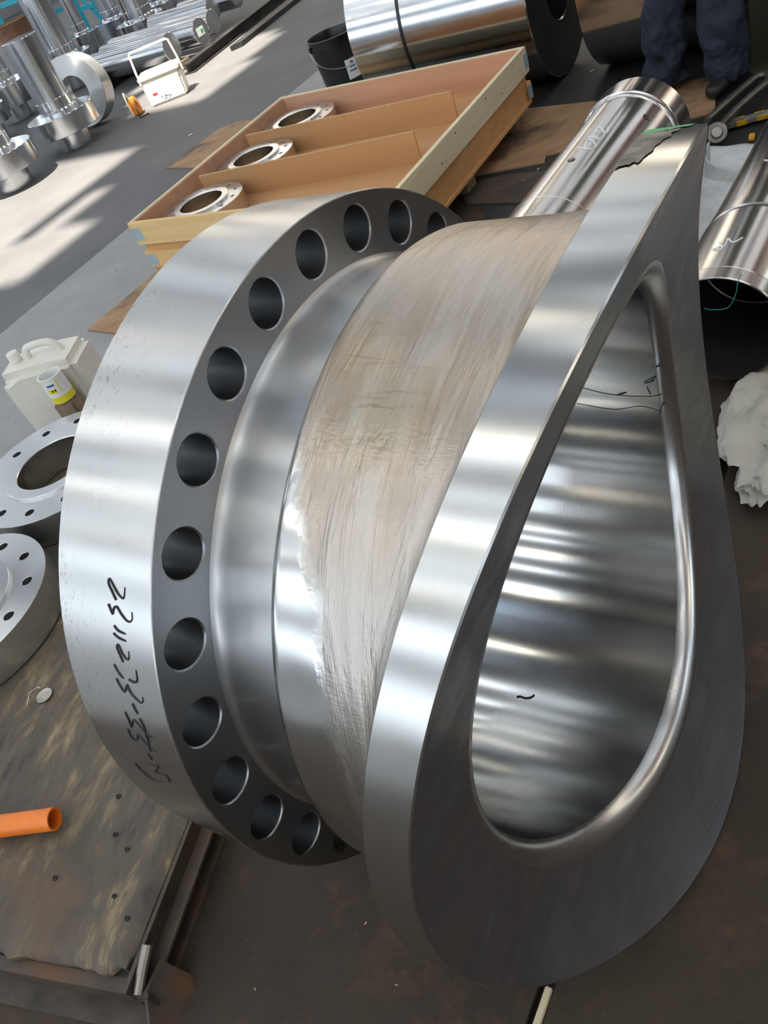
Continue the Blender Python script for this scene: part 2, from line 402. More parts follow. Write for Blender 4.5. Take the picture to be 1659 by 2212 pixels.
M_ROOF = plain('grey roof sheeting', (.42, .43, .45, 1), .6, 0, .6, .25, .1, 6)
struct(finish(bm, 'ceiling', M_ROOF))
# translucent roof lights in rows along E, and roof beams
M_SKY = emit('translucent roof light', (.86, .93, 1.0, 1), SKY_POWER)
M_WIN = emit('hazy window glass', (.80, .90, 1.0, 1), WIN_POWER)
M_TUBEL = emit('lamp tube', (1.0, .93, .78, 1), 14.0)
k = 0
def openings_near(e0, e1, n0, n1):
    for i in range(nE):
        for j in range(nN):
            if grid[i][j]:
                a = HE0 + (i + .5) * st; b = HN0 + (j + .5) * st
                if e0 - .3 < a < e1 + .3 and n0 - .3 < b < n1 + .3: return True
    return False
for n0, wd in ((-9.4, .55), (-7.6, .35), (-5.6, .6), (-3.9, .3), (-2.2, .55), (-.3, .3), (1.4, .5), (3.4, .3), (6.4, .5), (9.0, .6), (12.5, .7), (16, .7)):
    for e0 in (-21, -16.4, -11.8, -7.2, -2.6, 2.0):
        L = 4.1
        if openings_near(e0, e0 + L, n0, n0 + wd): continue
        k += 1; bm = bmesh.new(); box(bm, 0, L, 0, wd, -.03, .0)
        o = struct(finish(bm, 'window_%d' % k, M_SKY)); o.matrix_world = Matrix.Translation(en(e0, n0, HH - .06)) @ Matrix.Rotation(AZ, 4, 'Z')
# unseen rows of twin-tube lamps, added for crisp bright lines in the steel
ORD = ('first', 'second', 'third', 'fourth')
M_HOUS = plain('white lamp housing', (.6, .6, .6, 1), .5)
for n0 in (-8.4, -4.7, -1.2, 2.5):
    for e0 in (-14, -9.5, -5, -.5):
        if openings_near(e0, e0 + 2.4, n0 - .1, n0 + .1): continue
        lp = thing('added_strip_lamp', 'added unseen twin-tube strip lamp under the roof, %s row from the left wall, %s from the back' % (ORD[int((e0 + 14) / 4.5)], ORD[int((n0 + 8.5) / 3.6)]), 'lamp', mat=Matrix.Translation(en(e0, n0, 7.2)) @ Matrix.Rotation(AZ, 4, 'Z'), group='added strip lamps under the roof')
        bm = bmesh.new(); box(bm, 0, 2.4, -.12, .12, .04, .09); finish(bm, 'housing', M_HOUS, lp)
        for sy in (-.06, .06): bm = bmesh.new(); tube(bm, [(.05, sy, .015), (2.35, sy, .015)], .02, 8); finish(bm, 'lamp_tube', M_TUBEL, lp)
        for x in (.3, 2.1): bm = bmesh.new(); tube(bm, [(x, 0, .09), (x, 0, HH - 7.2)], .006, 6); finish(bm, 'hanger', M_HOUS, lp)
# unseen red girder added to tint reflections in the steel pink
M_GIRDER = plain('red girder paint for pink reflections', (.42, .10, .06, 1), .5, 0, 2, .2, .05)
bm = bmesh.new(); box(bm, -.3, .3, HN0 + .4, HN1 - .4, 6.2, 7.0); box(bm, -.42, .42, HN0 + .4, HN1 - .4, 7.0, 7.05); box(bm, -.42, .42, HN0 + .4, HN1 - .4, 6.15, 6.2)
o = struct(finish(bm, 'trim_50', M_GIRDER)); o.matrix_world = Matrix.Translation(en(4.2, 0, 0)) @ Matrix.Rotation(AZ, 4, 'Z')
M_BEAM = plain('dark roof beam', (.10, .11, .13, 1), .6)
kt = 0
for e0 in range(-23, 9, 4):
    kt += 1; bm = bmesh.new(); box(bm, -.12, .12, HN0, HN1, -.5, -.1); box(bm, -.2, .2, HN0, HN1, -.54, -.5)
    if openings_near(e0 - .3, e0 + .3, 3, 9): bm.free(); continue
    o = struct(finish(bm, 'trim_%d' % kt, M_BEAM)); o.matrix_world = Matrix.Translation(Vector((e0 * E.x, e0 * E.y, HH))) @ Matrix.Rotation(AZ, 4, 'Z')
# walls
M_WALL = plain('pale wall sheeting', (.36, .38, .40, 1), .7, 0, .5, .2, .1, 6)
M_WALLD = plain('dark wall sheeting', (.20, .20, .21, 1), .7, 0, .5, .3, .1, 6)
def wall(name, a, b, mat, th=.1):
    bm = bmesh.new(); d = (b - a).length; box(bm, 0, d, 0, th, 0, HH); o = struct(finish(bm, name, mat))
    o.matrix_world = Matrix.Translation(a) @ Matrix.Rotation(math.atan2((b - a).y, (b - a).x), 4, 'Z'); return o
wall('wall_left', en(HE0, HN1), en(HE0, HN0), M_WALL); wall('wall_back', en(HE0, HN0), en(HE1, HN0), M_WALL)
wall('wall_right', en(HE1, HN0), en(HE1, HN1), M_WALLD); wall('wall_front', en(HE1, HN1), en(HE0, HN1), M_WALLD)
def wallwin(p, dirv, L, z0, z1, mat=None):
    global k
    k += 1; bm = bmesh.new(); box(bm, 0, L, -.03, .03, z0, z1); o = struct(finish(bm, 'window_%d' % k, mat or M_WIN))
    o.matrix_world = Matrix.Translation(p) @ Matrix.Rotation(math.atan2(dirv.y, dirv.x), 4, 'Z')
for e0 in range(-22, 7, 4): wallwin(en(e0, HN0 + .16), E, 2.9, 1.2, 3.4); wallwin(en(e0, HN0 + .16), E, 2.9, 5.2, 7.0)
for n0 in range(-9, 18, 4): wallwin(en(HE0 + .16, n0), N, 2.9, 1.4, 3.8); wallwin(en(HE0 + .16, n0), N, 2.9, 5.2, 7.2)
for n0 in (-8, 1.2): wallwin(en(HE1 - .16, n0), N, 2.4, 1.2, 3.2)  # unseen low windows added to throw a sheen on the saddle face
M_WIN_TINT = emit('warm window glow for reflections', (1.0, .86, .68, 1), WIN_POWER)  # warm glow made up to colour the steel's reflections
for e0 in range(-22, 7, 4): wallwin(en(e0, HN1 - .16), E, 2.9, 4.2, 7.2, M_WIN_TINT if e0 % 8 else M_WIN)
for n0 in range(-9, 18, 4): wallwin(en(HE1 - .16, n0), N, 2.2, 4.6, 6.8, M_WIN_TINT if n0 % 3 else M_WIN)  # unseen high windows, these and the row above, added to brighten reflections

# ---------------------------------------------------------------- the saddle nozzle flange (main subject)
AX = Vector((0.70133, -0.71271, 0.0125)).normalized()
MC = Vector((0.0265, 1.0925, 0.6366))
noz = thing('nozzle_flange', 'huge machined steel pipe nozzle with drilled flange and saddle-shaped mouth in the foreground', 'flange', mat=axes_mat(MC, AX))
# local: X up, Y = axis x up, Z towards the mouth.   theta in photograph sense = -local angle
SEG = 28 * 24
bm = bmesh.new(); holed_ring(bm, .487, .5966, .5451, .0345, 28, -.19, 0, ph=-.5418, m=6, cham=.0022)
flange = finish(bm, 'flange_disc', MSF, noz, 30)
me = flange.data; me.materials.append(M_RIM)
for p in me.polygons:
    if Vector((p.center.x, p.center.y)).length > .5925 and abs(p.normal.z) < .5: p.material_index = 1
# small edge bevel ring on the rim
bm = bmesh.new(); lathe(bm, [(.5970, -.0022), (.5970, -.0010), (.5960, .0004), (.5945, .0004)], 336); finish(bm, 'rim_chamfer', M_LIP, noz)
bm = bmesh.new(); lathe(bm, [(.433, -.19), (.487, -.19)], 168); finish(bm, 'back_face', MSF, noz)
# hub with a soft fillet to the face and a step to the ground neck
prof = [(.4985, .0), (.4945, .0015), (.4915, .004), (.4895, .008), (.4885, .014), (.488, .022), (.4895, .030)]
for i in range(12): prof.append((.4895 + .006 * i / 11, .032 + .085 * i / 11))
prof += [(.4955, .120), (.494, .124), (.494, .128)]
bm = bmesh.new(); lathe(bm, prof, 256); finish(bm, 'hub', M_HUB, noz, 50)
Rr, TK, S0, RB = 1.21823, .063, .3605, .4332
def RO(th):
    t = -th
    return .62925 - .01084 * cos(t) + .01651 * sin(t) - .00505 * cos(2 * t) + .00473 * sin(2 * t) + .0038 * cos(3 * t) - .00393 * sin(3 * t) + .00326 * cos(4 * t) + .00064 * sin(4 * t)
def fs(U, R=Rr): return S0 + Rr - sqrt(R * R - U * U)
# neck: from the step to under the saddle band
bm = bmesh.new(); T = 384; rows = []
NR = 44
for k in range(T):
    th = 2 * PI * k / T; c, s = cos(th), sin(th); Rout = RO(th)
    send = fs(Rout * c, Rr + TK) + .004; row = []
    prof = [(.494, .126), (.512, .129), (.524, .134), (.531, .142)]
    for i in range(NR):
        q = i / (NR - 1); sz = .148 + (send - .148) * q
        r = .5335 + .004 * q
        dist_e = send - sz; 
        if dist_e < .055: r += (.055 - dist_e) ** 2 / .055 * .95
        r += .0016 * noise.noise(Vector((c * 3.4, s * 3.4, sz * 7))) + .0007 * noise.noise(Vector((c * 9, s * 9, sz * 16)))
        prof.append((min(r, Rout - .004), sz))
    for r, z in prof: row.append(bm.verts.new((r * c, r * s, z)))
    rows.append(row)
for k in range(T):
    A, B = rows[k], rows[(k + 1) % T]
    for i in range(len(A) - 1): bm.faces.new((A[i], B[i], B[i + 1], A[i + 1]))
finish(bm, 'neck', M_GRD, noz, 60)
# saddle: band, concave face, lip and bore
bm = bmesh.new(); bmf = bmesh.new(); bml = bmesh.new(); bmb = bmesh.new()
LR = .030
bands, faces, lips, bores = [], [], [], []
for k in range(T):
    th = 2 * PI * k / T; c, s = cos(th), sin(th); Ro = RO(th)
    def at(r, z): return (r * c, r * s, z)
    zb = fs(Ro * c, Rr + TK)
    zf = fs(Ro * c)
    bands.append([bm.verts.new(at(Ro - .035, zb + .012)), bm.verts.new(at(Ro - .003, zb)), bm.verts.new(at(Ro, zb + .003))] + [bm.verts.new(at(Ro, zb + .003 + (zf - .002 - zb - .003) * i / 4)) for i in range(1, 5)] + [bm.verts.new(at(Ro - .002, zf))])
    rl = RB + LR; row = []
    for i in range(25):
        r = rl + (Ro - .002 - rl) * i / 24; row.append(bmf.verts.new(at(r, fs(r * c))))
    faces.append(row)
    zl = fs(rl * c); row = []
    zc = fs(RB * c) - LR * .9
    for i in range(11):
        a = PI / 2 * i / 10; r = rl - LR * sin(a)
        row.append(bml.verts.new(at(r, zl + (zc - zl) * (1 - cos(a)))))
    lips.append(row)
    bores.append([bmb.verts.new(at(RB, zc + (-.19 - zc) * i / 30)) for i in range(31)])
for B_, L_ in ((bm, bands), (bmf, faces), (bml, lips), (bmb, bores)):
    for k in range(T):
        A, B = L_[k], L_[(k + 1) % T]
        for i in range(len(A) - 1): B_.faces.new((A[i], B[i], B[i + 1], A[i + 1]))
finish(bm, 'saddle_band', M_BAND, noz, 30)
finish(bmf, 'saddle_face', M_SADF, noz, 30)
finish(bml, 'rounded_lip', M_LIP, noz, 40)
finish(bmb, 'bore', M_BORE, noz, 30)
# raw patch with remains of green paint at the upper horn of the band
def band_pt(th, q, lift=0):
    c, s = cos(th), sin(th); Ro = RO(th)
    zb, zf = fs(Ro * c, Rr + TK), fs(Ro * c); return ((Ro + lift) * c, (Ro + lift) * s, zb + (zf - zb) * q)
def band_patch(name, t0, t1, q0, q1, mat, lift, skew=0, nz=.0, dq=0):
    bm = bmesh.new(); G = []
    for i in range(25):
        row = []
        for j in range(15):
            u, v = i / 24, j / 14
            q1_ = q1 + dq * u
            th = t0 + (t1 - t0) * u + skew * v + .012 * noise.noise(Vector((v * 6, u * 2, 3))) * (i in (0, 24))
            q = q0 + (q1_ - q0) * v + .05 * noise.noise(Vector((u * 7, 5, v))) * (j in (14,))
            row.append(bm.verts.new(band_pt(th, q, lift + nz * noise.noise(Vector((i * .9, j * .9, 1))))))
        G.append(row)
    for i in range(24):
        for j in range(14): bm.faces.new((G[i][j], G[i + 1][j], G[i + 1][j + 1], G[i][j + 1]))
    return finish(bm, name, mat, noz, 60)
M_RAW = plain('raw forged skin', (.24, .22, .18, 1), .75, .25, 26, .6, .9, 120)
D = math.radians
band_patch('raw_patch', -D(4), -D(16), .015, .36, M_RAW, .0012, -D(1), .0005, .28)
band_patch('green_paint', -D(15.5), -D(24), .03, .80, M_GREEN, .0014, -D(3), .0004)
# marker writing on the flange rim
RIM = [[[-0.0673,-0.9172],[-0.0746,-0.9007],[-0.0813,-0.8856],[-0.0812,-0.8761],[-0.0775,-0.876],[-0.0638,-0.9008],[-0.0549,-0.9092],[-0.0511,-0.9053],[-0.049,-0.8834]],[[-0.0834,-0.9311],[-0.0801,-0.9405],[-0.0757,-0.9512],[-0.0728,-0.938],[-0.0664,-0.9324],[-0.0593,-0.9438],[-0.0493,-0.956],[-0.0418,-0.9579],[-0.0369,-0.9499],[-0.037,-0.9346]],[[-0.0745,-0.9779],[-0.0669,-0.9869],[-0.0526,-0.9898]],[[-0.0771,-0.9968],[-0.0684,-1.0036],[-0.0533,-1.0068]],[[-0.0651,-1.0617],[-0.07,-1.0443],[-0.0736,-1.0311],[-0.0727,-1.0234],[-0.069,-1.0237],[-0.0634,-1.0416],[-0.0553,-1.0513],[-0.0513,-1.0441],[-0.0505,-1.0291]],[[-0.0861,-1.0756],[-0.0802,-1.0923],[-0.0715,-1.1058]],[[-0.0599,-1.1025],[-0.0495,-1.1046],[-0.0426,-1.0964],[-0.0412,-1.0713]],[[-0.0879,-1.1126],[-0.0824,-1.1308],[-0.0756,-1.1416],[-0.0681,-1.122],[-0.0657,-1.1228],[-0.0632,-1.1375],[-0.0533,-1.1508],[-0.0451,-1.1559],[-0.0398,-1.148],[-0.0394,-1.1378]],[[-0.0653,-1.168],[-0.0632,-1.1828],[-0.0595,-1.1943]],[[-0.089,-1.2044],[-0.0869,-1.2218],[-0.0862,-1.2462],[-0.0776,-1.2231],[-0.0708,-1.2215],[-0.0602,-1.2421],[-0.0453,-1.2549]],[[-0.0592,-1.2062],[-0.0557,-1.2305],[-0.0599,-1.2649]],[[-0.0972,-1.2597],[-0.0981,-1.2745],[-0.0927,-1.2895],[-0.0841,-1.2825],[-0.0772,-1.264],[-0.0664,-1.288],[-0.0496,-1.3012]],[[-0.0554,-1.2575],[-0.0622,-1.2901],[-0.0625,-1.3074]],[[-0.0745,-1.3207],[-0.0714,-1.3313],[-0.0715,-1.3417]],[[-0.1272,-1.3973],[-0.1164,-1.4276],[-0.1021,-1.4435],[-0.081,-1.4314]],[[-0.0846,-1.3621],[-0.0635,-1.3571],[-0.0801,-1.3921],[-0.057,-1.3907],[-0.0577,-1.4115],[-0.0841,-1.431]],[[-0.0535,-1.3784],[-0.0522,-1.3801]]]
bm = bmesh.new()
for st_ in RIM:
    pts = smooth_path([(.5966 * cos(-a), .5966 * sin(-a), s) for s, a in st_], 4); n = len(pts)
    tube(bm, pts, [.0019 * (1 if i < n * .6 else 1 - .55 * (i - n * .6) / (n * .4)) for i in range(n)], 6)
ink = finish(bm, 'handwriting', M_INK, flange); ink['label'] = 'black marker number handwritten along the rim'

# ---------------------------------------------------------------- brown floor with an open joint under the saddle
SA, SB = Vector((-.084, .5245, 0)), Vector((-.1305, .478, 0)); SD = (SB - SA).normalized(); SNn = Vector((-SD.y, SD.x, 0))
mid = (SA + SB) / 2
GW = .0145
q0 = mid + SD * 12; q1 = mid - SD * 1.05
bm = bmesh.new()
def half(sgn):
    # floor polygon on one side of the joint line, clipped to the hall
    c = [en(EB2, HN0), en(HE1, HN0), en(HE1, HN1), en(EB2, HN1)]; out = []
    f = lambda p: (p - mid).dot(SNn) * sgn - GW
    for i in range(4):
        a, b = c[i], c[(i + 1) % 4]; fa, fb = f(a), f(b)
        if fa >= 0: out.append(a)
        if (fa > 0) != (fb > 0): out.append(a + (b - a) * (fa / (fa - fb)))
    return out
for sgn in (1, -1): prism(bm, [(p.x, p.y) for p in half(sgn)], -.03, 0)
struct(finish(bm, 'floor_steel', M_BROWN))
bm = bmesh.new(); prism(bm, [(p.x, p.y) for p in (mid + SNn * .03 + SD * 16, mid - SNn * .03 + SD * 16, mid - SNn * .03 - SD * 24, mid + SNn * .03 - SD * 24)], -.06, -.030); struct(finish(bm, 'trim_40', M_DARKST))
bm = bmesh.new(); box(bm, -.20, .035, -.008, .0065, -.030, -.004, bev=.002)
o = finish(bm, 'wood_strip', M_PALE); o.matrix_world = Matrix.Translation(mid + SNn * .003) @ Matrix.Rotation(math.atan2(-SD.y, -SD.x), 4, 'Z')
tag(o, 'pale wooden strip wedged in the floor joint below the saddle mouth', 'wood strip')

bm = bmesh.new(); box(bm, -.11, .11, -.035, .035, 0, .037, bev=.003); o = finish(bm, 'wooden_chock', M_BLOCK); o.matrix_world = Matrix.Translation(Vector((MC.x, MC.y, 0)) + E * -.095) @ Matrix.Rotation(AZ + PI / 2, 4, 'Z')
tag(o, 'flat wooden chock under the drilled flange disc', 'chock')
# ---------------------------------------------------------------- low board stand at the left
BA = Vector((.49, .872, 0)).normalized(); BB = Vector((-BA.y, BA.x, 0)); BO = Vector((-.855, .815, 0))
bmat = Matrix(((BA.x, BB.x, 0, BO.x), (BA.y, BB.y, 0, BO.y), (0, 0, 1, 0), (0, 0, 0, 1)))
t = NT('worn layered board top'); v = t.coord((1.6, 4.5, 1)); f = t.noise(v, 2.4, 10, .74, .35); g = t.noise(t.coord(), 34, 7, .75); h = t.noise(t.coord((1, 2, 1)), 1.6, 4, .6, .5)
hh = t.mix(.5, f, h)
col = t.ramp(f, [(.34, (.040, .033, .026, 1)), (.46, (.095, .080, .058, 1)), (.54, (.13, .10, .066, 1)), (.61, (.28, .21, .12, 1)), (.70, (.42, .34, .22, 1))])
col = t.mix(t.ramp(h, [(.46, GREY(0)), (.64, GREY(.85))]), col, (.075, .065, .050, 1))
rs = t.noise(t.coord(), 3.3, 5, .6); col = t.mix(t.ramp(rs, [(.56, GREY(0)), (.68, GREY(.5))]), col, (.17, .085, .04, 1))
t.set(Base_Color=col, Roughness=.58); n1 = t.bump(f, .45, .012); t.bump(g, .5, .004, n1); M_BTOP = t.m
stand = thing('board_stand', 'low steel-framed stand with a worn brown layered board top in the lower left', 'stand', mat=bmat)
bm = bmesh.new(); NXb, NYb = 90, 60; Lb, Wb = 1.98, 1.35; TH = .118; G = []
def btop(x, y):
    z = TH + .004 * noise.noise(Vector((x * 3, y * 6, 0))) + .0018 * noise.noise(Vector((x * 14, y * 22, 4)))
    d = min(x, y)
    if d < .03: z -= (.03 - d) ** 2 * 14
    return z
for i in range(NXb + 1):
    row = []
    for j in range(NYb + 1):
        x, y = Lb * i / NXb, Wb * j / NYb
        if i == 0: x += .012 * noise.noise(Vector((0, y * 24, 7))) + .006 * noise.noise(Vector((1, y * 90, 7)))
        if i < 2 and j < 2: x += .012; y += .01
        row.append(bm.verts.new((x, y, btop(Lb * i / NXb, Wb * j / NYb))))
    G.append(row)
for i in range(NXb):
    for j in range(NYb): bm.faces.new((G[i][j], G[i + 1][j], G[i + 1][j + 1], G[i][j + 1]))
def skirt(seq):
    lo = [bm.verts.new((p.co.x, p.co.y, TH - .03 + .004 * random.random())) for p in seq]
    for i in range(len(seq) - 1): bm.faces.new((seq[i], seq[i + 1], lo[i + 1], lo[i]))
skirt(G[0]); skirt([r[0] for r in G]); skirt(G[-1]); skirt([r[-1] for r in G])
finish(bm, 'board_top', M_BTOP, stand, 60)
bm = bmesh.new(); box(bm, -.01, Lb, -.001, Wb, .075, .086)
finish(bm, 'under_plate', M_DARKST, stand)
t = NT('worn rusty frame steel'); v = t.coord(); f = t.noise(v, 4, 6, .65); g = t.noise(v, 60, 4, .7)
t.set(Base_Color=t.ramp(f, [(.35, (.030, .026, .022, 1)), (.52, (.085, .068, .050, 1)), (.64, (.14, .07, .035, 1)), (.75, (.11, .07, .045, 1))]), Roughness=.6, Metallic=.2); t.bump(g, .35, .003); M_FRAME = t.m
bm = bmesh.new(); box(bm, -.03, Lb, -.012, -.002, .0, TH - .012); box(bm, -.03, Lb, -.045, -.012, .055, .063); box(bm, -.03, Lb, -.045, -.012, .0, .01)
finish(bm, 'side_rail', M_FRAME, stand)
bm = bmesh.new(); box(bm, -.028, -.018, -.05, Wb, .008, .084); box(bm, -.075, -.018, -.05, Wb, .0, .008); box(bm, -.028, .0, -.01, Wb, .084, .088)
finish(bm, 'front_rail', M_FRAME, stand)
bm = bmesh.new()
a = [bm.verts.new(p) for p in ((-.085, -.052, 0), (.02, -.095, 0), (.045, -.075, .0), (.045, -.046, .075), (-.018, -.046, .088), (-.085, -.046, .01))]
b = [bm.verts.new(v.co + Vector((0, .008, 0))) for v in a]; bm.faces.new(a); bm.faces.new(b[::-1])
for i in range(6): bm.faces.new((a[i], a[(i + 1) % 6], b[(i + 1) % 6], b[i]))
finish(bm, 'corner_gusset', M_FRAME, stand)
bm = bmesh.new(); tube(bm, [(-.022, -.024, .082), (.02, -.024, .100), (.06, -.024, .112)], .011, 10)
finish(bm, 'corner_pin', plain('bright worn steel', (.30, .28, .25, 1), .4, .8, 20, .2, .2), stand)
bm = bmesh.new(); box(bm, .0, Lb * .98, Wb - .06, Wb, 0, .075); box(bm, Lb - .06, Lb, 0, Wb - .06, 0, .075); finish(bm, 'rear_rail', M_FRAME, stand)
def bscrew(x, y, r=.006):
    bm = bmesh.new(); lathe(bm, [(0, .002), (r * .45, .002), (r * .5, .004), (r, .0035), (r, -.002)], 12); o = finish(bm, 'screw_head', M_DARKST, stand); o.location = (x, y, TH + .001)
for x, y in ((.10, .045), (.14, .10), (.27, .17), (.50, .05), (.36, .21), (.42, .17), (.16, .28), (.24, .12)): bscrew(x, y)
# things lying on the board
def on_board(px, py): return Vector((px, py, TH + .001))
bm = bmesh.new(); lathe(bm, [(0, 0), (.0235, 0), (.024, .001), (.024, .0022), (.0225, .003), (.021, .0022), (0, .0026)], 32)
o = finish(bm, 'metal_disc', plain('tarnished tin', (.50, .47, .40, 1), .38, .7, 40, .3, .1)); o.location = (-1.083, 1.666, TH + .004); tag(o, 'small round tarnished metal disc lying on the brown board', 'metal disc')
bm = bmesh.new(); tube(bm, smooth_path([(-1.135, 1.655, .1225), (-1.128, 1.695, .1255), (-1.105, 1.705, .1255), (-1.098, 1.70, .1225)], 4), .0017, 6)
tag(finish(bm, 'bent_wire', M_LIP), 'short bent piece of bright wire beside the round metal disc', 'wire')
bm = bmesh.new(); RP = .027
for r_, zz in ():
    pass
lathe(bm, [(RP - .004, -.0), (RP, 0), (RP, .62), (RP - .004, .62), (RP - .004, 0)], 40)
o = finish(bm, 'orange_pipe', M_ORANGE); o.matrix_world = axes_mat((-1.008, 1.222, TH + RP + .007), Vector((-.157, .052, 0)))
tag(o, 'short bright orange plastic pipe lying on the brown board', 'pipe')

# ---------------------------------------------------------------- small flanges
def ring_flange(label, cx, cy, z0, R, th, rb, rf, hf, rc, rh, n, ph, group=None, hub=False, mat=None):
    o = thing('pipe_flange', label, 'flange', (cx, cy, z0), 0, group)
    bm = bmesh.new(); holed_ring(bm, rf, R, rc, rh, n, 0, th, ph, 4, .001); finish(bm, 'flange_ring', mat or M_BRI, o, 30)
    bm = bmesh.new(); lathe(bm, [(rf, th), (rf, th + hf - .001), (rf - .001, th + hf), (rb + .002, th + hf), (rb, th + hf - .003)], 96); finish(bm, 'raised_face', mat or M_BRI, o, 30)
    bm = bmesh.new(); lathe(bm, [(rb, th + hf - .003), (rb, 0), (rf, 0)], 96); finish(bm, 'bore', M_BORE, o, 30)
    return o
M_BRI = steel('bright faced steel', (.70, .71, .71, 1), .24, .5, 0, 200, .04)
ring_flange('big bright flange with wide bore on the brown board, partly behind the drilled rim', -1.035, 2.68, TH + .004, .327, .112, .147, .195, .010, .262, .0175, 12, .2, 'flanges on the brown board')
# blind-looking front flange (bore out of frame)
ring_flange('thick bright flange at the left frame edge lying nearest on the brown board', -1.36, 2.085, TH + .004, .325, .112, .12, .205, .010, .265, .0175, 12, .42, 'flanges on the brown board')

# ---------------------------------------------------------------- crate with three flanges
CE, CN = Vector((cos(-.7664), sin(-.7664), 0)), None
CR = Matrix.Translation((-.62, 4.511, 0)) @ Matrix.Rotation(-.7664, 4, 'Z')       # X along 1.68 m side, Y along 1.595 m side
L_, W_, HC = 1.68, 1.595, .385
crate = thing('wooden_crate', 'open shallow pale pine and plywood crate on pallet feet holding three flanges', 'crate', mat=CR)
def cpart(name, mat, *boxes, bev=.002, lab=None):
    bm = bmesh.new()
    for b in boxes: box(bm, *b, bev=bev)
    o = finish(bm, name, mat, crate)
    if lab: o['label'] = lab
    return o
zf = .222
cpart('crate_floor', M_CARD, (0.03, L_ - .03, .03, W_ - .03, zf - .012, zf))
pt = .012
cpart('plywood_wall', M_PLYO, (.022, L_ - .022, .022, .022 + pt, .10, HC - .004)); cpart('plywood_wall', M_PLY, (.022, L_ - .022, W_ - .022 - pt, W_ - .022, .10, HC - .004))
cpart('plywood_wall', M_PLY, (.022, .022 + pt, .034, W_ - .034, .10, HC - .004)); cpart('plywood_wall', M_PLYO, (L_ - .022 - pt, L_ - .022, .034, W_ - .034, .10, HC - .004))
def ybox(name, mat, x0, x1, y0, y1, z0, z1):   # board whose length runs along Y: rotate so the grain follows
    bm = bmesh.new(); box(bm, 0, y1 - y0, 0, x1 - x0, 0, z1 - z0, bev=.002); o = finish(bm, name, mat, crate)
    o.matrix_local = Matrix.Translation((x1, y0, z0)) @ Matrix.Rotation(PI / 2, 4, 'Z'); return o
cpart('top_batten', M_PINE, (0, L_, 0, .022, HC - .125, HC)); cpart('top_batten', M_PALE, (0, L_, W_ - .022, W_, HC - .125, HC))
ybox('top_batten', M_PALE, 0, .022, .022, W_ - .022, HC - .125, HC); ybox('top_batten', M_PALE, L_ - .022, L_, .022, W_ - .022, HC - .125, HC)
cpart('lower_batten', M_PINE, (.004, L_ - .004, .004, .022, .125, .215)); cpart('lower_batten', M_PINE, (.004, L_ - .004, W_ - .022, W_ - .004, .125, .215))
ybox('lower_batten', M_PALE, .004, .022, .022, W_ - .022, .125, .215)
cpart('deck_board', M_PLYO, (.012, L_ - .012, .012, W_ - .012, .103, .122))
for x in (.06, L_ / 2 - .06, L_ - .18):
    for y in (.04, W_ / 2 - .06, W_ - .16): cpart('pallet_block', M_BLOCK, (x, x + .11, y, y + .11, .0095, .102))
for x, y in ((0, 0), (L_, 0), (L_, W_), (0, W_)):
    for z0_, z1_, ins in ((HC - .10, HC - .03, -.0012), (.135, .20, .0028)):
        sx = 1 if x == 0 else -1; sy = 1 if y == 0 else -1; xx = x + sx * ins; yy = y + sy * ins; th = .0012
        bm = bmesh.new(); box(bm, *sorted((xx, xx + sx * .075)), *sorted((yy, yy + sy * th)), z0_, z1_); box(bm, *sorted((xx, xx + sx * th)), *sorted((yy, yy + sy * .055)), z0_, z1_)
        finish(bm, 'corner_strap', M_STRAP, crate)
for i in range(7):
    bm = bmesh.new(); lathe(bm, [(0, .0015), (.004, .001), (.005, 0)], 10); o = finish(bm, 'nail_head', M_YELLOW if i % 3 == 0 else M_DARKST, crate)
    o.matrix_local = axes_mat((L_ + .0005, .25 + .19 * i, HC - .03 - .055 * (i % 2)), (1, 0, 0))
# cardboard dividers, loose
M_CI = Matrix(CR)
def divider(label, ax_, ay_, L, z0, h, ang):
    o = thing('cardboard_divider', label, 'cardboard', mat=Matrix.Translation((ax_, ay_, z0)) @ Matrix.Rotation(ang, 4, 'Z'), group='cardboard dividers in the crate')
    bm = bmesh.new(); box(bm, 0, L, -.005, .005, 0, h - .002); finish(bm, 'panel', M_CARD, o)
    bm = bmesh.new(); n = 60
    for s in (-1, 1): box(bm, 0, L, s * .005 - .001, s * .005 + .001, h - .002, h + .002)
    box(bm, 0, L, -.004, .004, h - .002, h)
    finish(bm, 'edge', M_CARDE, o); return o
def vec2(a, b): return (Vector(b) - Vector(a))
DZ = zf + .001
def div_from(label, x0, y0, x1, y1):
    P0 = CR @ Vector((x0, y0, 0)); P1_ = CR @ Vector((x1, y1, 0)); d = P1_ - P0
    return divider(label, P0.x, P0.y, d.length, DZ, .148, math.atan2(d.y, d.x))
div_from('brown cardboard divider standing in the crate between the far and the middle flange', .08, 1.056, 1.43, 1.155)
div_from('brown cardboard divider standing in the crate between the middle and the near flange', .10, .537, 1.43, .690)
for lab, e_, n_, ph in (('bright flange in the far corner compartment of the crate', .285, 1.318, .1), ('bright flange in the middle compartment of the crate', .29, .812, .3), ('bright flange in the near left corner compartment of the crate', .288, .286, .5)):
    P = CR @ Vector((e_, n_, 0)); ring_flange(lab, P.x, P.y, zf + .002, .238, .10, .122, .158, .010, .197, .0125, 12, ph, 'flanges in the wooden crate')
bm = bmesh.new(); prism(bm, [(.62, .25), (1.3, .12), (1.36, .42), (.7, .52)], 0, .006)
o = finish(bm, 'cardboard_sheet', M_CARD); o.matrix_world = CR @ Matrix.Translation((0, 0, zf + .001)); tag(o, 'loose flat cardboard sheet on the crate floor right of the near flange', 'cardboard')

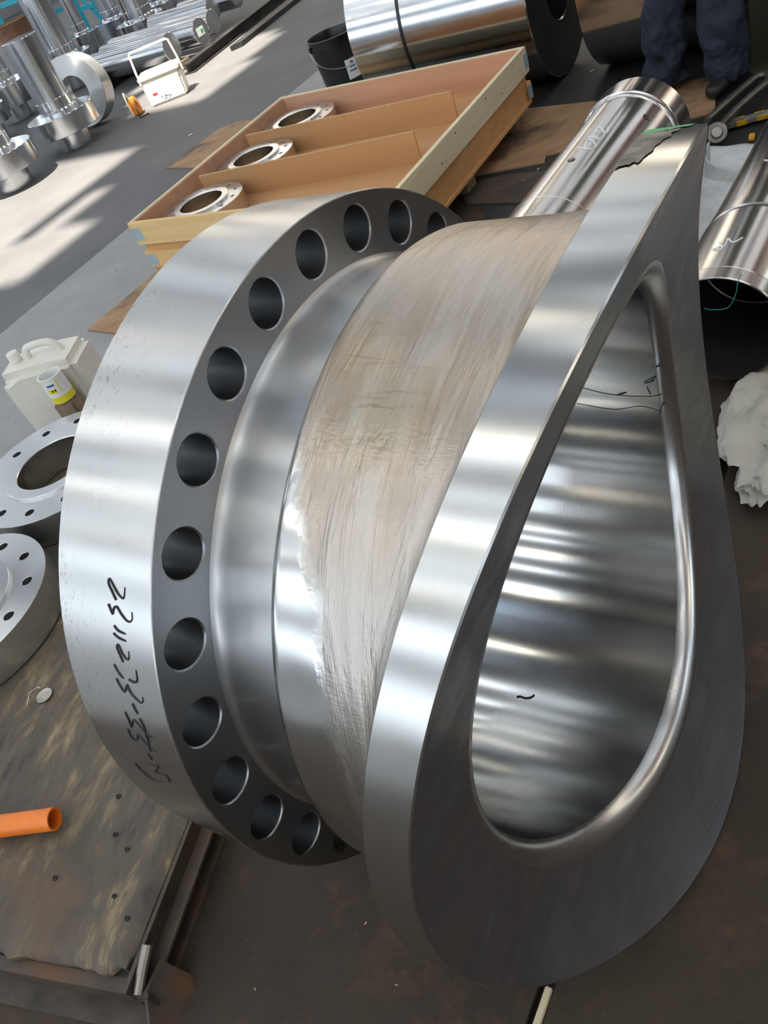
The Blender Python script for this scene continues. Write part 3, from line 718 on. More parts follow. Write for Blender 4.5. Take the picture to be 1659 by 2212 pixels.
# ---------------------------------------------------------------- plywood sheets on the floor
def sheet(label, pts, z, mat, th=.008, group=None):
    cx = sum(p[0] for p in pts) / len(pts); cy = sum(p[1] for p in pts) / len(pts)
    bm = bmesh.new(); prism(bm, [(x - cx, y - cy) for x, y in pts], 0, th); o = finish(bm, 'plywood_sheet', mat); o.location = (cx, cy, z); return tag(o, label, 'plywood', group)
sheet('large dirty brown plywood sheet on the floor under the right side of the crate', [(1.124, 4.14), (1.46, 3.90), (1.50, 3.97), (2.224, 3.618), (2.36, 3.83), (2.46, 4.03), (2.36, 4.12), (2.10, 4.22), (1.95, 4.42), (1.729, 4.70), (1.42, 4.9)], .001, M_DPLY)
sheet('dark oily plywood piece between the crate and the long white-marked tube', [(1.00, 3.83), (1.245, 3.516), (1.47, 3.74), (1.30, 3.93), (1.06, 4.10)], .001, M_DPLY2)
sheet('pale plywood sheet poking out past the far left side of the crate', [(-.45, 6.808), (.05, 7.24), (.16, 7.24), (.274, 7.146), (.60, 6.45), (.1, 5.95)], .001, M_DPLY)
sheet('plywood sheet with a pointed corner showing left of the drilled flange', [(-1.076, 4.37), (-.911, 4.166), (-.25, 4.05), (.0, 4.6), (-.55, 4.85), (-.73, 4.673)], .001, M_DPLY)
sheet('dark grimy plywood strip lying beneath the white-marked tube', [(1.26, 3.30), (1.62, 2.98), (1.9, 3.35), (1.66, 3.70), (1.50, 3.62)], .001, M_DPLY2)

# ---------------------------------------------------------------- big polished rolls behind the crate
def roll(label, p, L, R, rb, strap=None):
    ax = Vector((.7204, -.6936, 0)); o = thing('steel_roll', label, 'steel roll', mat=axes_mat((p[0], p[1], R), ax), group='big polished steel rolls behind the crate')
    bm = bmesh.new(); lathe(bm, [(R - .006, 0), (R, .006), (R, L - .006), (R - .006, L)], 128); finish(bm, 'shell', M_SHAFT, o, 20)
    bm = bmesh.new(); lathe(bm, [(R - .006, 0), (rb, 0)], 96); lathe(bm, [(R - .006, L), (rb + .004, L)], 96); finish(bm, 'end_face', M_DARKST, o)
    bm = bmesh.new(); lathe(bm, [(rb + .004, L), (rb, L - .004), (rb, 0)], 96); finish(bm, 'bore', M_BORE, o)
    if strap:
        bm = bmesh.new(); lathe(bm, [(R + .001, strap), (R + .004, strap + .001), (R + .004, strap + .02), (R + .001, strap + .021)], 128); finish(bm, 'black_strap', M_BLACK, o)
    return o
roll('big polished steel roll with a black strap, behind the open crate', (1.322, 5.813), 1.145, .5, .20, .36)
P = Vector((1.322, 5.813, 0)) + Vector((.7204, -.6936, 0)) * 1.382 + Vector((.6936, .7204, 0)) * .07
roll('big polished steel roll lying behind the legs of the person', (P.x, P.y), 1.3, .5, .20)

# ---------------------------------------------------------------- the two long tubes at the right
TX = Vector((cos(-2.4), sin(-2.4), 0))
def tube_pt(R, s, a, lift=0):      # local frame: Z along TX, X up, Y = Z cross X (to the side)
    return ((R + lift) * cos(a), -(R + lift) * sin(a), s)
def strokes(S, R, r, mat, parent, name, label=None):
    bm = bmesh.new()
    for st_ in S: tube(bm, smooth_path([tube_pt(R, s, a) for s, a in st_], 4), r, 6)
    o = finish(bm, name, mat, parent)
    if label: o['label'] = label
    return o
T1 = thing('steel_tube', 'long polished steel tube with collar and white handwritten number, right of the crate', 'tube', mat=axes_mat((1.6265, 3.2010, .2605), TX), group='long polished tubes on the floor')
bm = bmesh.new()
lathe(bm, [(.155, .0), (.206, .0), (.2085, .003), (.2085, .125), (.207, .128), (.1985, .130), (.1985, .136), (.2015, .138), (.2015, .146), (.1955, .150)], 128); finish(bm, 'end_collar', M_TUBE, T1, 25)
bm = bmesh.new(); lathe(bm, [(.1955, .150), (.194, .155), (.194, .93), (.1925, .931), (.1925, .934), (.194, .935), (.194, 1.55), (.19, 1.553), (.155, 1.553), (.155, 0)], 128)
finish(bm, 'tube_body', M_TUBE, T1, 25)
def hole_mark(s, a, r=.014):  # flat black disc stands in for the shade inside a drilled hole
    bm = bmesh.new(); lathe(bm, [(0, .0016), (r * .9, .0018), (r, .0014), (r * 1.05, -.004)], 20); o = finish(bm, 'hole_shade', M_BLACK, T1, 30)
    n = Vector((cos(a), -sin(a), 0)); o.matrix_local = axes_mat(n * .194 + Vector((0, 0, s)), n, (0, 0, 1))
hole_mark(.2576, .7079); hole_mark(.6709, -.0218)
strokes([[[0.5666,-0.1075],[0.5845,-0.0002],[0.5911,0.1645],[0.5829,0.2308],[0.5609,0.2298],[0.5361,0.1414],[0.5181,0.0235],[0.5403,0.0106],[0.5865,0.087]],[[0.4856,-0.0542],[0.4941,0.0612],[0.5133,0.2414]],[[0.4439,0.0356],[0.4195,0.009],[0.4188,0.0587],[0.4447,0.1491],[0.4592,0.2316],[0.4462,0.2575],[0.4141,0.2038]],[[0.4439,0.0356],[0.4677,0.0612]]], .1948, .0030, M_PAINTPEN, T1, 'handwriting', 'white handwritten number on the tube')
T2 = thing('steel_tube', 'polished steel tube with fine threaded end and dark open mouth at the right edge', 'tube', mat=axes_mat((1.079, 1.783, .2285), TX), group='long polished tubes on the floor')
bm = bmesh.new(); R2 = .1725; prof = [(R2 - .0025, 0)]
for i in range(9): prof += [(R2, -.003 - .006 * i), (R2, -.0065 - .006 * i), (R2 - .0013, -.0075 - .006 * i), (R2 - .0013, -.0085 - .006 * i)]
finish(lathe(bm, prof, 160), 'threaded_end', M_TUBE, T2, 20)
bm = bmesh.new(); lathe(bm, [(R2 - .0013, -.0565), (R2, -.058), (R2, -.385), (R2 - .004, -.392), (R2 - .012, -.394), (R2 - .012, -.410), (R2 - .003, -.414), (R2 - .003, -.455), (R2 - .006, -.458), (R2 - .006, -2.1), (.13, -2.1)], 160); finish(bm, 'tube_body', M_TUBE, T2, 20)
bm = bmesh.new(); lathe(bm, [(R2 - .0025, 0), (R2 - .007, -.001), (R2 - .008, -.004), (R2 - .008, -1.2), (0, -1.2)], 128)
finish(bm, 'tube_bore', plain('dark bore steel', (.06, .055, .05, 1), .38, .7, 3, .4, .1), T2, 20)  # inner wall and end given one dark steel colour
strokes([[[-0.1578,-0.3151],[-0.1651,-0.1967],[-0.1505,-0.1559],[-0.1524,-0.2903]],[[-0.1572,-0.2763],[-0.1577,-0.2062]],[[-0.1927,-0.2527],[-0.1602,-0.1501],[-0.1793,-0.1287],[-0.2051,-0.135],[-0.1846,-0.054],[-0.1854,0.0176],[-0.2059,0.0836]]], R2 + .0005, .0023, M_PAINTPEN, T2, 'handwriting', 'white handwritten squiggle')
strokes([[[-.70, -.25], [-.69, -.13], [-.72, -.08], [-.74, -.15], [-.72, -.2]], [[-.80, -.22], [-.79, -.1], [-.82, -.04], [-.85, -.12]], [[-.92, -.2], [-.91, -.05], [-.95, 0]]], R2 - .0055, .0024, M_PAINTPEN, T2, 'handwriting')
# thin wire hanging from the mouth
bm = bmesh.new(); m4 = T2.matrix_world
wp = [m4 @ Vector(p) for p in ((R2 - .008, -.055, -.03), (R2 - .012, -.055, .006), (R2 - .045, -.050, .012), (R2 - .085, -.03, .012), (R2 - .095, .01, .010), (R2 - .09, .035, .010))]
tube(bm, smooth_path(wp, 5), .0014, 6); tag(finish(bm, 'teal_wire', M_TEAL), 'thin teal wire dangling from the mouth of the threaded tube', 'wire')

# foam and film under the tubes
def cloth_sheet(name, label, cat, pts_fn, nx, ny, mat, th=.003):
    bm = bmesh.new(); G = [[bm.verts.new(pts_fn(i / nx, j / ny)) for j in range(ny + 1)] for i in range(nx + 1)]
    for i in range(nx):
        for j in range(ny): bm.faces.new((G[i][j], G[i + 1][j], G[i + 1][j + 1], G[i][j + 1]))
    o = finish(bm, name, mat, None, 80); mo = o.modifiers.new('thick', 'SOLIDIFY'); mo.thickness = th; mo.offset = 1
    return tag(o, label, cat)
TS = Vector((-TX.y, TX.x, 0))    # to the right of TX
def lerp(a, b, t): return a + (b - a) * t
def foam2(u, v):   # under tube 2: v across, u along
    s = lerp(-.12, -1.65, u); b = lerp(-.26 - .26 * min(1, u * 2.2), .26, v)
    p = Vector((1.079, 1.783, 0)) + TX * s + TS * b
    side = max(0, abs(b) - .12) * (1 if abs(b) < .3 else .5)
    z = .012 + max(0, side) * .10 + .014 * noise.noise(Vector((u * 9, v * 7, 2))) + .010 * abs(noise.noise(Vector((u * 23, v * 19, 5))))
    if abs(b) < .16: z = min(z, .045)
    return (p.x + .01 * noise.noise(Vector((u * 6, v * 6, 9))), p.y, max(.004, z))
cloth_sheet('foam_sheet', 'crumpled white foam sheet spread under the threaded tube', 'foam sheet', foam2, 60, 30, M_FOAM)
def foam1(u, v):
    s = lerp(.62, 1.62, u); b = lerp(-.12, .34, v); p = Vector((1.6265, 3.201, 0)) + TX * s + TS * -b * 1.0
    z = .010 + max(0, abs(b) - .10) * .42 + .012 * noise.noise(Vector((u * 9, v * 7, 12))) + .006 * abs(noise.noise(Vector((u * 23, v * 19, 15))))
    if abs(b) < .16: z = min(z, .045)
    return (p.x, p.y, max(.006, z))
cloth_sheet('plastic_film', 'greyish plastic film wrapped loosely around the near end of the white-marked tube', 'film', foam1, 50, 30, M_FOAM)
# a curl of foam beside the hook
def curl(u, v):
    a = lerp(-.3, 2.2, u); r = .13; c0 = Vector((1.86, 2.92, .02))
    p = c0 + TX * (-.10 + r * sin(a) * 1.0) + TS * (-r * cos(a)); return (p.x, p.y, .01 + .12 * v * (1 - .5 * u) + .01 * noise.noise(Vector((u * 8, v * 4, 3))))
cloth_sheet('foam_strip', 'curled strip of white foam between the hook eye and the threaded tube', 'foam sheet', curl, 30, 6, M_FOAM)
# crumpled wad of white sheet below the mouth
wad = bmesh.new(); bmesh.ops.create_icosphere(wad, subdivisions=6, radius=1)
for v_ in wad.verts:
    p = v_.co.copy(); q = p * 1.5
    r = 1 + .30 * noise.noise(q) - .50 * abs(noise.noise(q * 1.2 + Vector((3, 1, 2)))) - .16 * abs(noise.noise(q * 2.9)) + .03 * noise.noise(q * 9)
    p *= r; v_.co = Vector((p.x * .33, p.y * .17, max(0, p.z * .075 + .045)))
o = finish(wad, 'crumpled_sheet', plain('crumpled coated paper', (.50, .48, .41, 1), .5, 0, 5, .22, .3, 40, .006), None, 80); o.location = (1.13, 1.53, .006); o.rotation_euler = (0, 0, .75)
tag(o, 'crumpled dirty white sheet lying below the dark mouth of the threaded tube', 'crumpled sheet')

# lifting hook: striped bar, long link and eye with a pin
hook = thing('lifting_hook', 'greasy steel lifting hook with long link and yellow-black striped bar by the saddle tip', 'lifting hook', (2.03, 3.30, 0))
M_GREASE = plain('greasy forged steel', (.20, .19, .165, 1), .38, .75, 14, .35, .2)
bm = bmesh.new(); lathe(bm, [(.026, -.02), (.042, -.02), (.047, -.013), (.047, .013), (.042, .02), (.026, .02), (.026, -.02)], 40); e_ = finish(bm, 'eye', M_GREASE, hook); e_.matrix_local = axes_mat((0, 0, .055), (-.35, -.75, .55))
bm = bmesh.new(); lathe(bm, [(0, .030), (.020, .030), (.024, .026), (.024, -.03), (0, -.03)], 32); e_ = finish(bm, 'pin', plain('worn pin end', (.42, .42, .36, 1), .45, .5, 30, .2, .2), hook); e_.matrix_local = axes_mat((0, 0, .055), (-.35, -.75, .55))
bm = bmesh.new(); tube(bm, smooth_path([(.03, .03, .06), (.16, .11, .065), (.30, .19, .065), (.42, .26, .06), (.49, .33, .055), (.47, .39, .05), (.38, .36, .045), (.22, .27, .045), (.08, .20, .04)], 5), .017, 12); finish(bm, 'long_link', M_GREASE, hook)
bm = bmesh.new(); box(bm, 0, .34, -.024, .024, 0, .02, bev=.003); bar = finish(bm, 'flat_bar', plain('scuffed grey bar', (.24, .24, .20, 1), .6, .3, 25, .4, .4), hook); bar.matrix_local = Matrix.Translation((-.03, .155, .015)) @ Matrix.Rotation(-.38, 4, 'Z')
for i in range(4):
    for s in (-1, 1):
        bm = bmesh.new(); box(bm, .02 + .085 * i, .065 + .085 * i, s * .0245 - .004, s * .0245 + .004, .001, .0212, bev=.001); finish(bm, 'yellow_stripe', M_YELLOW, bar)
bm = bmesh.new(); box(bm, 0, .06, -.012, .012, 0, .012, bev=.003); o = finish(bm, 'yellow_latch', M_YELLOW, hook); o.matrix_local = Matrix.Translation((.10, -.10, .003)) @ Matrix.Rotation(.9, 4, 'Z')

# ---------------------------------------------------------------- bucket
bk = thing('bucket', 'black plastic bucket with wire handle and white label, left of the big rolls', 'bucket', (1.13, 6.90, 0), .2)
bm = bmesh.new(); h_ = .375
lathe(bm, [(0, .012), (.160, .012), (.165, 0), (.170, .004), (.196, h_ - .06), (.206, h_ - .058), (.206, h_ - .045), (.199, h_ - .042), (.200, h_ - .012), (.208, h_ - .010), (.208, h_), (.196, h_), (.190, h_ - .02), (.164, .03), (0, .022)], 64); finish(bm, 'bucket_shell', M_BLACK, bk, 40)
bm = bmesh.new(); tube(bm, smooth_path([(-.207, 0, h_ - .05), (-.222, -.03, h_ - .09), (-.20, -.10, h_ - .16), (-.12, -.18, h_ - .20), (0, -.215, h_ - .215), (.12, -.19, h_ - .20), (.2, -.1, h_ - .16), (.222, -.03, h_ - .09), (.207, 0, h_ - .05)], 5), .003, 6); finish(bm, 'wire_handle', M_LIP, bk)
for s in (-1, 1): bm = bmesh.new(); box(bm, s * .208 - .008, s * .208 + .008, -.016, .016, h_ - .07, h_ - .03, bev=.003); finish(bm, 'handle_lug', M_BLACK, bk)
def curved_label(R0, R1, z0, z1, a0, a1, mat, parent, name='label'):
    bm = bmesh.new(); n = 10; G = []
    for i in range(n + 1):
        a = a0 + (a1 - a0) * i / n; G.append([bm.verts.new((r * cos(a), r * sin(a), z)) for r, z in ((R0, z0), (R1, z1))])
    for i in range(n): bm.faces.new((G[i][0], G[i + 1][0], G[i + 1][1], G[i][1]))
    return finish(bm, name, mat, parent, 80)
rl = lambda z: .170 + (.196 - .170) * z / .315 + .0012
lb = curved_label(rl(.06), rl(.20), .06, .20, -1.80, -1.20, M_LABEL, bk)
for zz, a0, a1, m_ in ((.175, -1.58, -1.46, M_RED), (.165, -1.56, -1.42, M_BLUE), (.140, -1.62, -1.38, M_BLUE), (.112, -1.68, -1.32, M_BLACK)):
    curved_label(rl(zz) + .0008, rl(zz + .008) + .0008, zz, zz + .008, a0, a1, m_, lb, 'print')
bm = bmesh.new(); lathe(bm, [(.0, .11), (.006, .11), (.0075, .02), (.012, .0), (.004, -.03), (0, -.03)], 14); br = finish(bm, 'paint_brush', M_ORANGE2); br.matrix_world = axes_mat((1.27, 6.79, .375), (-.2, -.5, .75))
tag(br, 'small orange-handled brush leaning on the rim of the black bucket', 'brush')

# ---------------------------------------------------------------- white cooler box in the sun, with tool beside it
box_m = Matrix.Translation((-.472, 9.145, 0)) @ Matrix.Rotation(math.atan2(-.08, .412), 4, 'Z')
cb = thing('cooler_box', 'cream plastic cooler box with raised handle standing in sunlight', 'cooler box', mat=box_m)
Lc, Wc, Hc = .42, .25, .285
bm = bmesh.new(); box(bm, 0, Lc, 0, Wc, 0, Hc - .05, bev=.02)
for v_ in bm.verts:
    k_ = 1 - .07 * (1 - v_.co.z / Hc); v_.co.x = Lc / 2 + (v_.co.x - Lc / 2) * k_; v_.co.y = Wc / 2 + (v_.co.y - Wc / 2) * k_
finish(bm, 'box_body', M_CREAM, cb)
bm = bmesh.new(); box(bm, -.008, Lc + .008, -.008, Wc + .008, Hc - .048, Hc, bev=.012); box(bm, .05, Lc - .05, .05, Wc - .05, Hc - .002, Hc + .012, bev=.005); finish(bm, 'lid', M_CREAM, cb)
bm = bmesh.new(); tube(bm, [(-.016, Wc * .5, Hc - .07), (-.016, Wc * .5, Hc + .03), (.0, Wc * .5, Hc + .19), (.02, Wc * .5, Hc + .205), (Lc - .02, Wc * .5, Hc + .205), (Lc, Wc * .5, Hc + .19), (Lc + .016, Wc * .5, Hc + .03), (Lc + .016, Wc * .5, Hc - .07)], .011, 10); finish(bm, 'handle', M_CREAM, cb)
for s in (-.016, Lc + .016): bm = bmesh.new(); box(bm, s - .012, s + .012, Wc * .5 - .02, Wc * .5 + .02, Hc - .09, Hc - .045, bev=.003); finish(bm, 'handle_hinge', M_CREAM, cb)
def flat(name, mat, parent, x0, x1, z0, z1, y=-.0):
    bm = bmesh.new(); box(bm, x0, x1, y - .001, y, z0, z1); return finish(bm, name, mat, parent)
def yb(z): return Wc / 2 - Wc / 2 * (1 - .07 * (1 - z / Hc)) - .0006
flat('red_label', M_RED, cb, .075, .125, .095, .115, yb(.095)); flat('grey_label', M_LABEL, cb, .08, .125, .035, .088, yb(.04))
for i, (x0, z0, w_, h2) in enumerate(((.165, .035, .02, .006), (.18, .055, .05, .006), (.19, .03, .006, .05), (.215, .03, .02, .005), (.225, .045, .03, .006), (.15, .05, .008, .02))):
    flat('marker_print', M_INK, cb, x0, x0 + w_, z0, z0 + h2, yb(.03))
tl = thing('power_tool', 'worn orange power tool with cord on the floor left of the cream cooler box', 'tool', (-.60, 9.13, 0), .3)
bm = bmesh.new(); lathe(bm, [(0, 0), (.040, 0), (.052, .012), (.055, .05), (.052, .12), (.040, .15), (.030, .165), (0, .165)], 32); finish(bm, 'motor_housing', M_ORANGE2, tl).location = (0, .03, 0)
bm = bmesh.new(); tube(bm, smooth_path([(.0, -.02, .15), (-.02, -.075, .145), (-.03, -.085, .09), (-.02, -.07, .03), (0, -.02, .02)], 5), .017, 12); finish(bm, 'grip', M_ORANGE2, tl)
bm = bmesh.new(); tube(bm, smooth_path([(-.02, -.07, .02), (-.05, -.13, .006), (-.02, -.19, .006), (.04, -.17, .006), (.03, -.24, .006)], 6), .005, 8); finish(bm, 'cord', M_BLACK, tl)
bm = bmesh.new(); tube(bm, smooth_path([(-.02, .06, .16), (-.05, .03, .22), (-.07, -.03, .20), (-.08, -.05, .10), (-.07, -.06, .02)], 5), .007, 10); finish(bm, 'hose', M_CREAM, tl)

# ---------------------------------------------------------------- jerrycan and tin at the left
jm = Matrix.Translation((-1.285, 3.345, 0)) @ Matrix.Rotation(math.atan2(-.118, .372), 4, 'Z')
jc = thing('jerrycan', 'dirty white plastic jerrycan with moulded handle at the left edge', 'jerrycan', mat=jm)
JW, JD, JH = .375, .24, .355
bm = bmesh.new(); box(bm, 0, JW, 0, JD, 0, JH, bev=.03)
bmesh.ops.subdivide_edges(bm, edges=bm.edges[:], cuts=3, use_grid_fill=True)
for v_ in bm.verts:
    x, y, z = v_.co
    d = .004 * sin(x * 95) * (1 if .06 < z < JH - .06 else 0)
    if y < .01: v_.co.y -= d
    v_.co += Vector((noise.noise(v_.co * 9), noise.noise(v_.co * 9 + Vector((5, 0, 0))), 0)) * .004
    if z > JH - .04: v_.co.z -= .10 * max(0, (x - .25)) + .03 * (x < .03)
finish(bm, 'can_body', M_WHITE, jc, 50)
bm = bmesh.new(); tube(bm, smooth_path([(.13, JD / 2, JH - .02), (.14, JD / 2, JH + .03), (.17, JD / 2, JH + .048), (.25, JD / 2, JH + .045), (.285, JD / 2, JH + .02), (.30, JD / 2, JH - .03)], 5), .016, 14); finish(bm, 'handle', M_WHITE, jc)
bm = bmesh.new(); lathe(bm, [(0, .045), (.024, .045), (.027, .04), (.027, .01), (.022, .01), (.022, -.02)], 24); o = finish(bm, 'cap', M_WHITE, jc); o.location = (.075, JD / 2, JH)
tn = thing('paint_tin', 'small open yellow and white paint tin in front of the jerrycan shoulder', 'tin', mat=jm @ Matrix.Translation((.295, -.062, .222)))
RT = .05
bm = bmesh.new(); lathe(bm, [(0, .004), (RT - .003, .004), (RT - .003, 0), (RT, .002), (RT, .004)], 40); finish(bm, 'tin_base', M_LIP, tn)
bm = bmesh.new(); lathe(bm, [(RT, .004), (RT, .034)], 40); finish(bm, 'yellow_band', M_YEL2, tn)
bm = bmesh.new(); lathe(bm, [(RT, .034), (RT, .120), (RT + .002, .122), (RT - .003, .123), (RT - .004, .02), (0, .02)], 40); finish(bm, 'tin_body', M_LABEL, tn)
for a0, a1, z0, z1, m_ in ((-1.9, -1.2, .055, .075, M_YEL2), (-1.75, -1.1, .088, .096, M_BLUE), (-1.6, -1.45, .062, .072, M_BLACK), (-1.35, -1.2, .062, .072, M_BLACK), (-2.2, -2.05, .095, .115, M_YEL2), (-.9, -.8, .05, .11, M_YEL2)):
    curved_label(RT + .0008, RT + .0008, z0, z1, a0, a1, m_, tn, 'print')
# block that carries the tin (old steel baulk) and bar ends
bm = bmesh.new(); box(bm, 0, .09, 0, .09, 0, .22, bev=.006); o = finish(bm, 'wooden_post', M_BLOCK); o.matrix_world = jm @ Matrix.Translation((.25, -.108, 0))
tag(o, 'short grey wooden post block standing under the small paint tin', 'block')
bm = bmesh.new(); box(bm, -.45, 0, -.05, .05, 0, .10, bev=.008); o = finish(bm, 'timber_block', M_DPLY2); o.matrix_world = Matrix.Translation((-1.19, 3.17, 0)) @ Matrix.Rotation(.62, 4, 'Z')
tag(o, 'dark oily timber block on the floor between the jerrycan and the big flange', 'timber')
bm = bmesh.new(); lathe(bm, [(0, 0), (.030, 0), (.034, .004), (.034, .5), (0, .5)], 24); o = finish(bm, 'round_bar', plain('dull brassy bar', (.38, .33, .22, 1), .4, .7, 20, .2, .1)); o.matrix_world = axes_mat((-1.50, 3.17, .036), (-.85, .5, 0))
tag(o, 'dull round metal bar end at the left frame edge beside the dark timber', 'bar')

# ---------------------------------------------------------------- upright flanged shafts at the far left
def shaft_thing(label, x, y, rs=.165, rd=.335, z0=.16, z1=.33, top=.98, rf=.165, group='upright flanged shafts', seg=72):
    o = thing('flanged_shaft', label, 'shaft', (x, y, 0), 0, group)
    bm = bmesh.new(); lathe(bm, [(0, 0), (rf - .004, 0), (rf, .004), (rf, z0 - .012), (rf - .01, z0 - .010), (rf - .01, z0)], seg); finish(bm, 'foot_stub', M_SHAFT, o)
    bm = bmesh.new(); lathe(bm, [(rf - .01, z0), (rd - .004, z0), (rd, z0 + .004), (rd, z1 - .004), (rd - .004, z1), (rs, z1)], seg); finish(bm, 'disc', M_SHAFT, o, 25)
    bm = bmesh.new(); lathe(bm, [(rs + .025, z1), (rs + .025, z1 + .02), (rs + .006, z1 + .035), (rs + .006, z1 + .12), (rs, z1 + .125), (rs, top - .004), (rs - .004, top), (0, top)], seg); finish(bm, 'shaft_stem', M_SHAFT, o, 25)
    return o
shaft_thing('upright polished shaft with thick flange disc, nearest to the cooler box', -1.275, 9.00)
shaft_thing('upright flanged shaft cut by the left frame edge, its foot in the sun', -1.876, 8.404)
shaft_thing('tall upright flanged shaft behind the one nearest the cooler box', -1.36, 12.40, .18, .36, .16, .36, 1.25)
shaft_thing('thin upright shaft with small disc beside the cyan stand', -1.12, 13.85, .09, .22, .14, .38, 1.3)
shaft_thing('upright flanged shaft right of the cyan stand', -.62, 14.45, .19, .33, .14, .34, 1.2)
shaft_thing('upright flanged shaft behind the lying polished bars', -.28, 13.1, .20, .34, .14, .34, 1.2)
shaft_thing('farthest upright flanged shaft at the top frame edge', .12, 13.9, .19, .34, .12, .34, 1.0)
shaft_thing('upright shaft at the left frame edge behind the sunlit one', -2.15, 11.9, .17, .36, .18, .42, 1.0)
shaft_thing('upright shaft in the left corner of the frame before the rusty drum', -2.35, 10.9, .15, .30, .2, .38, .95)
# ring standing on edge
rg = thing('steel_ring', 'thick machined ring standing on edge against the nearest flanged shaft', 'ring', mat=axes_mat((-1.02, 9.62, .335), (-.45, -.85, .10)))
bm = bmesh.new(); RR = .33; lathe(bm, [(RR - .004, 0), (RR, .004), (RR, .05), (RR - .003, .055), (RR, .06), (RR, .10), (RR - .003, .105), (RR, .11), (RR, .17), (RR - .004, .174), (.15, .174), (.15, 0), (RR - .004, 0)], 80); finish(bm, 'ring_body', M_HUB, rg, 25)
# rusty drum
bm = bmesh.new(); lathe(bm, [(0, 0), (.24, 0), (.245, .01), (.245, .28), (.252, .29), (.245, .30), (.245, .56), (.252, .57), (.245, .58), (.245, .86), (.25, .875), (.24, .875), (.24, .86), (0, .86)], 48)
o = finish(bm, 'rusty_drum', M_RUST); o.location = (-1.85, 13.1, 0); tag(o, 'rust-brown steel drum behind the nearest upright shaft in the top left', 'drum')
# cyan stand
cs = thing('cyan_stand', 'bright cyan painted steel stand among the upright shafts', 'stand', (-1.75, 15.0, 0))
def beam(parent, a, b, w_, mat, name='beam'):
    a, b = Vector(a), Vector(b); bm = bmesh.new(); box(bm, -w_, w_, -w_, w_, 0, (b - a).length); o = finish(bm, name, mat, parent); o.matrix_local = axes_mat(a, b - a, (1, .01, .02)); return o
for a, b in (((-.55, .5, 0), (-.55, .5, 1.0)), ((.15, -.2, 0), (.15, -.2, 1.0)), ((.60, .8, 0), (.60, .8, 1.1)), ((.95, .5, 0), (.80, .5, 1.1))): beam(cs, a, b, .035, M_CYAN, 'post')
for a, b in (((-.6, .5, .97), (.2, -.2, .97)), ((.15, -.2, .97), (.85, .5, 1.05)), ((.60, .8, .5), (.9, .5, .5)), ((.60, .8, .9), (.9, .5, .2)), ((-.55, .5, .6), (.60, .8, .6))): beam(cs, a, b, .03, M_CYAN, 'rail')

# ---------------------------------------------------------------- polished bars lying on rails
BZ = .25
EV = Vector((.7204, -.6936, 0))
def bar(label, end, L, R=.14, z=BZ, lab=False):
    o = thing('polished_bar', label, 'bar', mat=axes_mat((end[0], end[1], z), EV), group='polished round bars on the rack')
    bm = bmesh.new(); lathe(bm, [(0, -L), (R - .006, -L), (R, -L + .006), (R, -.006), (R - .006, 0)], 64); finish(bm, 'bar_body', M_SHAFT, o, 25)
    bm = bmesh.new(); lathe(bm, [(R - .006, 0), (.006, 0), (0, -.004)], 64); finish(bm, 'end_face', M_BRI, o, 25)
    if lab:
        bm = bmesh.new(); box(bm, -.04, .045, -.05, .075, .0005, .002, bev=.0004); l_ = finish(bm, 'paper_label', M_LABEL, o); bm = bmesh.new(); box(bm, -.02, .02, -.035, .01, .002, .0026); finish(bm, 'green_print', M_GREEN, l_)
    return o
bar('polished round bar lying directly behind the cooler box', (-.03, 10.34), 1.55, .145)
bar('polished round bar with a white and green label on its end', (.34, 10.24 + .28), 1.6, .135, lab=True)
bar('polished round bar just behind the labelled one', (.52, 10.80), 1.7, .125)
bar('polished round bar, third back from the labelled one', (.62, 11.75), 1.05, .13)
bar('polished round bar farthest right at the top, end face near the dark rails', (.96, 11.9), .95, .12)
for nm, lab, n0, e0, L_r, z_, h_, w_ in (('rack_rail', 'long dark steel rail on the floor under the right ends of the bars', 0, 0, 2.6, 0, .11, .07),):
    pass
def rail(label, a, b, w_, z0, h_, mat):
    a = Vector((*a, z0)); b = Vector((*b, z0)); L = (b - a).length; bm = bmesh.new(); box(bm, 0, L, -w_, w_, 0, .012); box(bm, 0, L, -w_ * .6, w_ * .6, h_ - .012, h_); box(bm, 0, L, -.012, .012, .01, h_ - .01)
    o = finish(bm, 'rack_rail', mat); o.matrix_world = Matrix.Translation(a) @ Matrix.Rotation(math.atan2((b - a).y, (b - a).x), 4, 'Z'); return tag(o, label, 'rail')
rail('long dark steel rail on the floor along the right ends of the polished bars', (.02, 10.0), (1.95, 12.6), .09, 0, .10, M_DARKST)
rail('second dark steel rail under the left ends of the polished bars', (-1.1, 10.95), (.30, 12.8), .09, 0, .10, M_DARKST)
bm = bmesh.new(); box(bm, -.35, .35, -.045, .045, 0, .09, bev=.006); o = finish(bm, 'timber_block', M_BLOCK); o.matrix_world = Matrix.Translation((-.16, 10.22, 0)) @ Matrix.Rotation(.86, 4, 'Z'); tag(o, 'reddish timber chock under the end of the bar behind the cooler box', 'timber')
bm = bmesh.new(); prism(bm, [(0, 0), (.14, 0), (1.5, 1.75), (1.36, 1.85)], 0, .05); o = finish(bm, 'dark_channel', M_DARKST); o.location = (.55, 10.2, 0); tag(o, 'dark flat steel channel on the floor right of the bar rack', 'channel')

# ---------------------------------------------------------------- green column at the right edge
bm = bmesh.new(); cw = .15
prism(bm, [(-cw, -.13), (cw, -.13), (cw, -.11), (.02, -.11), (.02, .11), (cw, .11), (cw, .13), (-cw, .13), (-cw, .11), (-.02, .11), (-.02, -.11), (-cw, -.11)], 0, HH - .6)
box(bm, -.2, .2, -.19, .19, 0, .02)
o = finish(bm, 'trim_41', M_OLIVE); o.location = (2.76, 3.80, 0); o.rotation_euler = (0, 0, AZ + .75); struct(o)

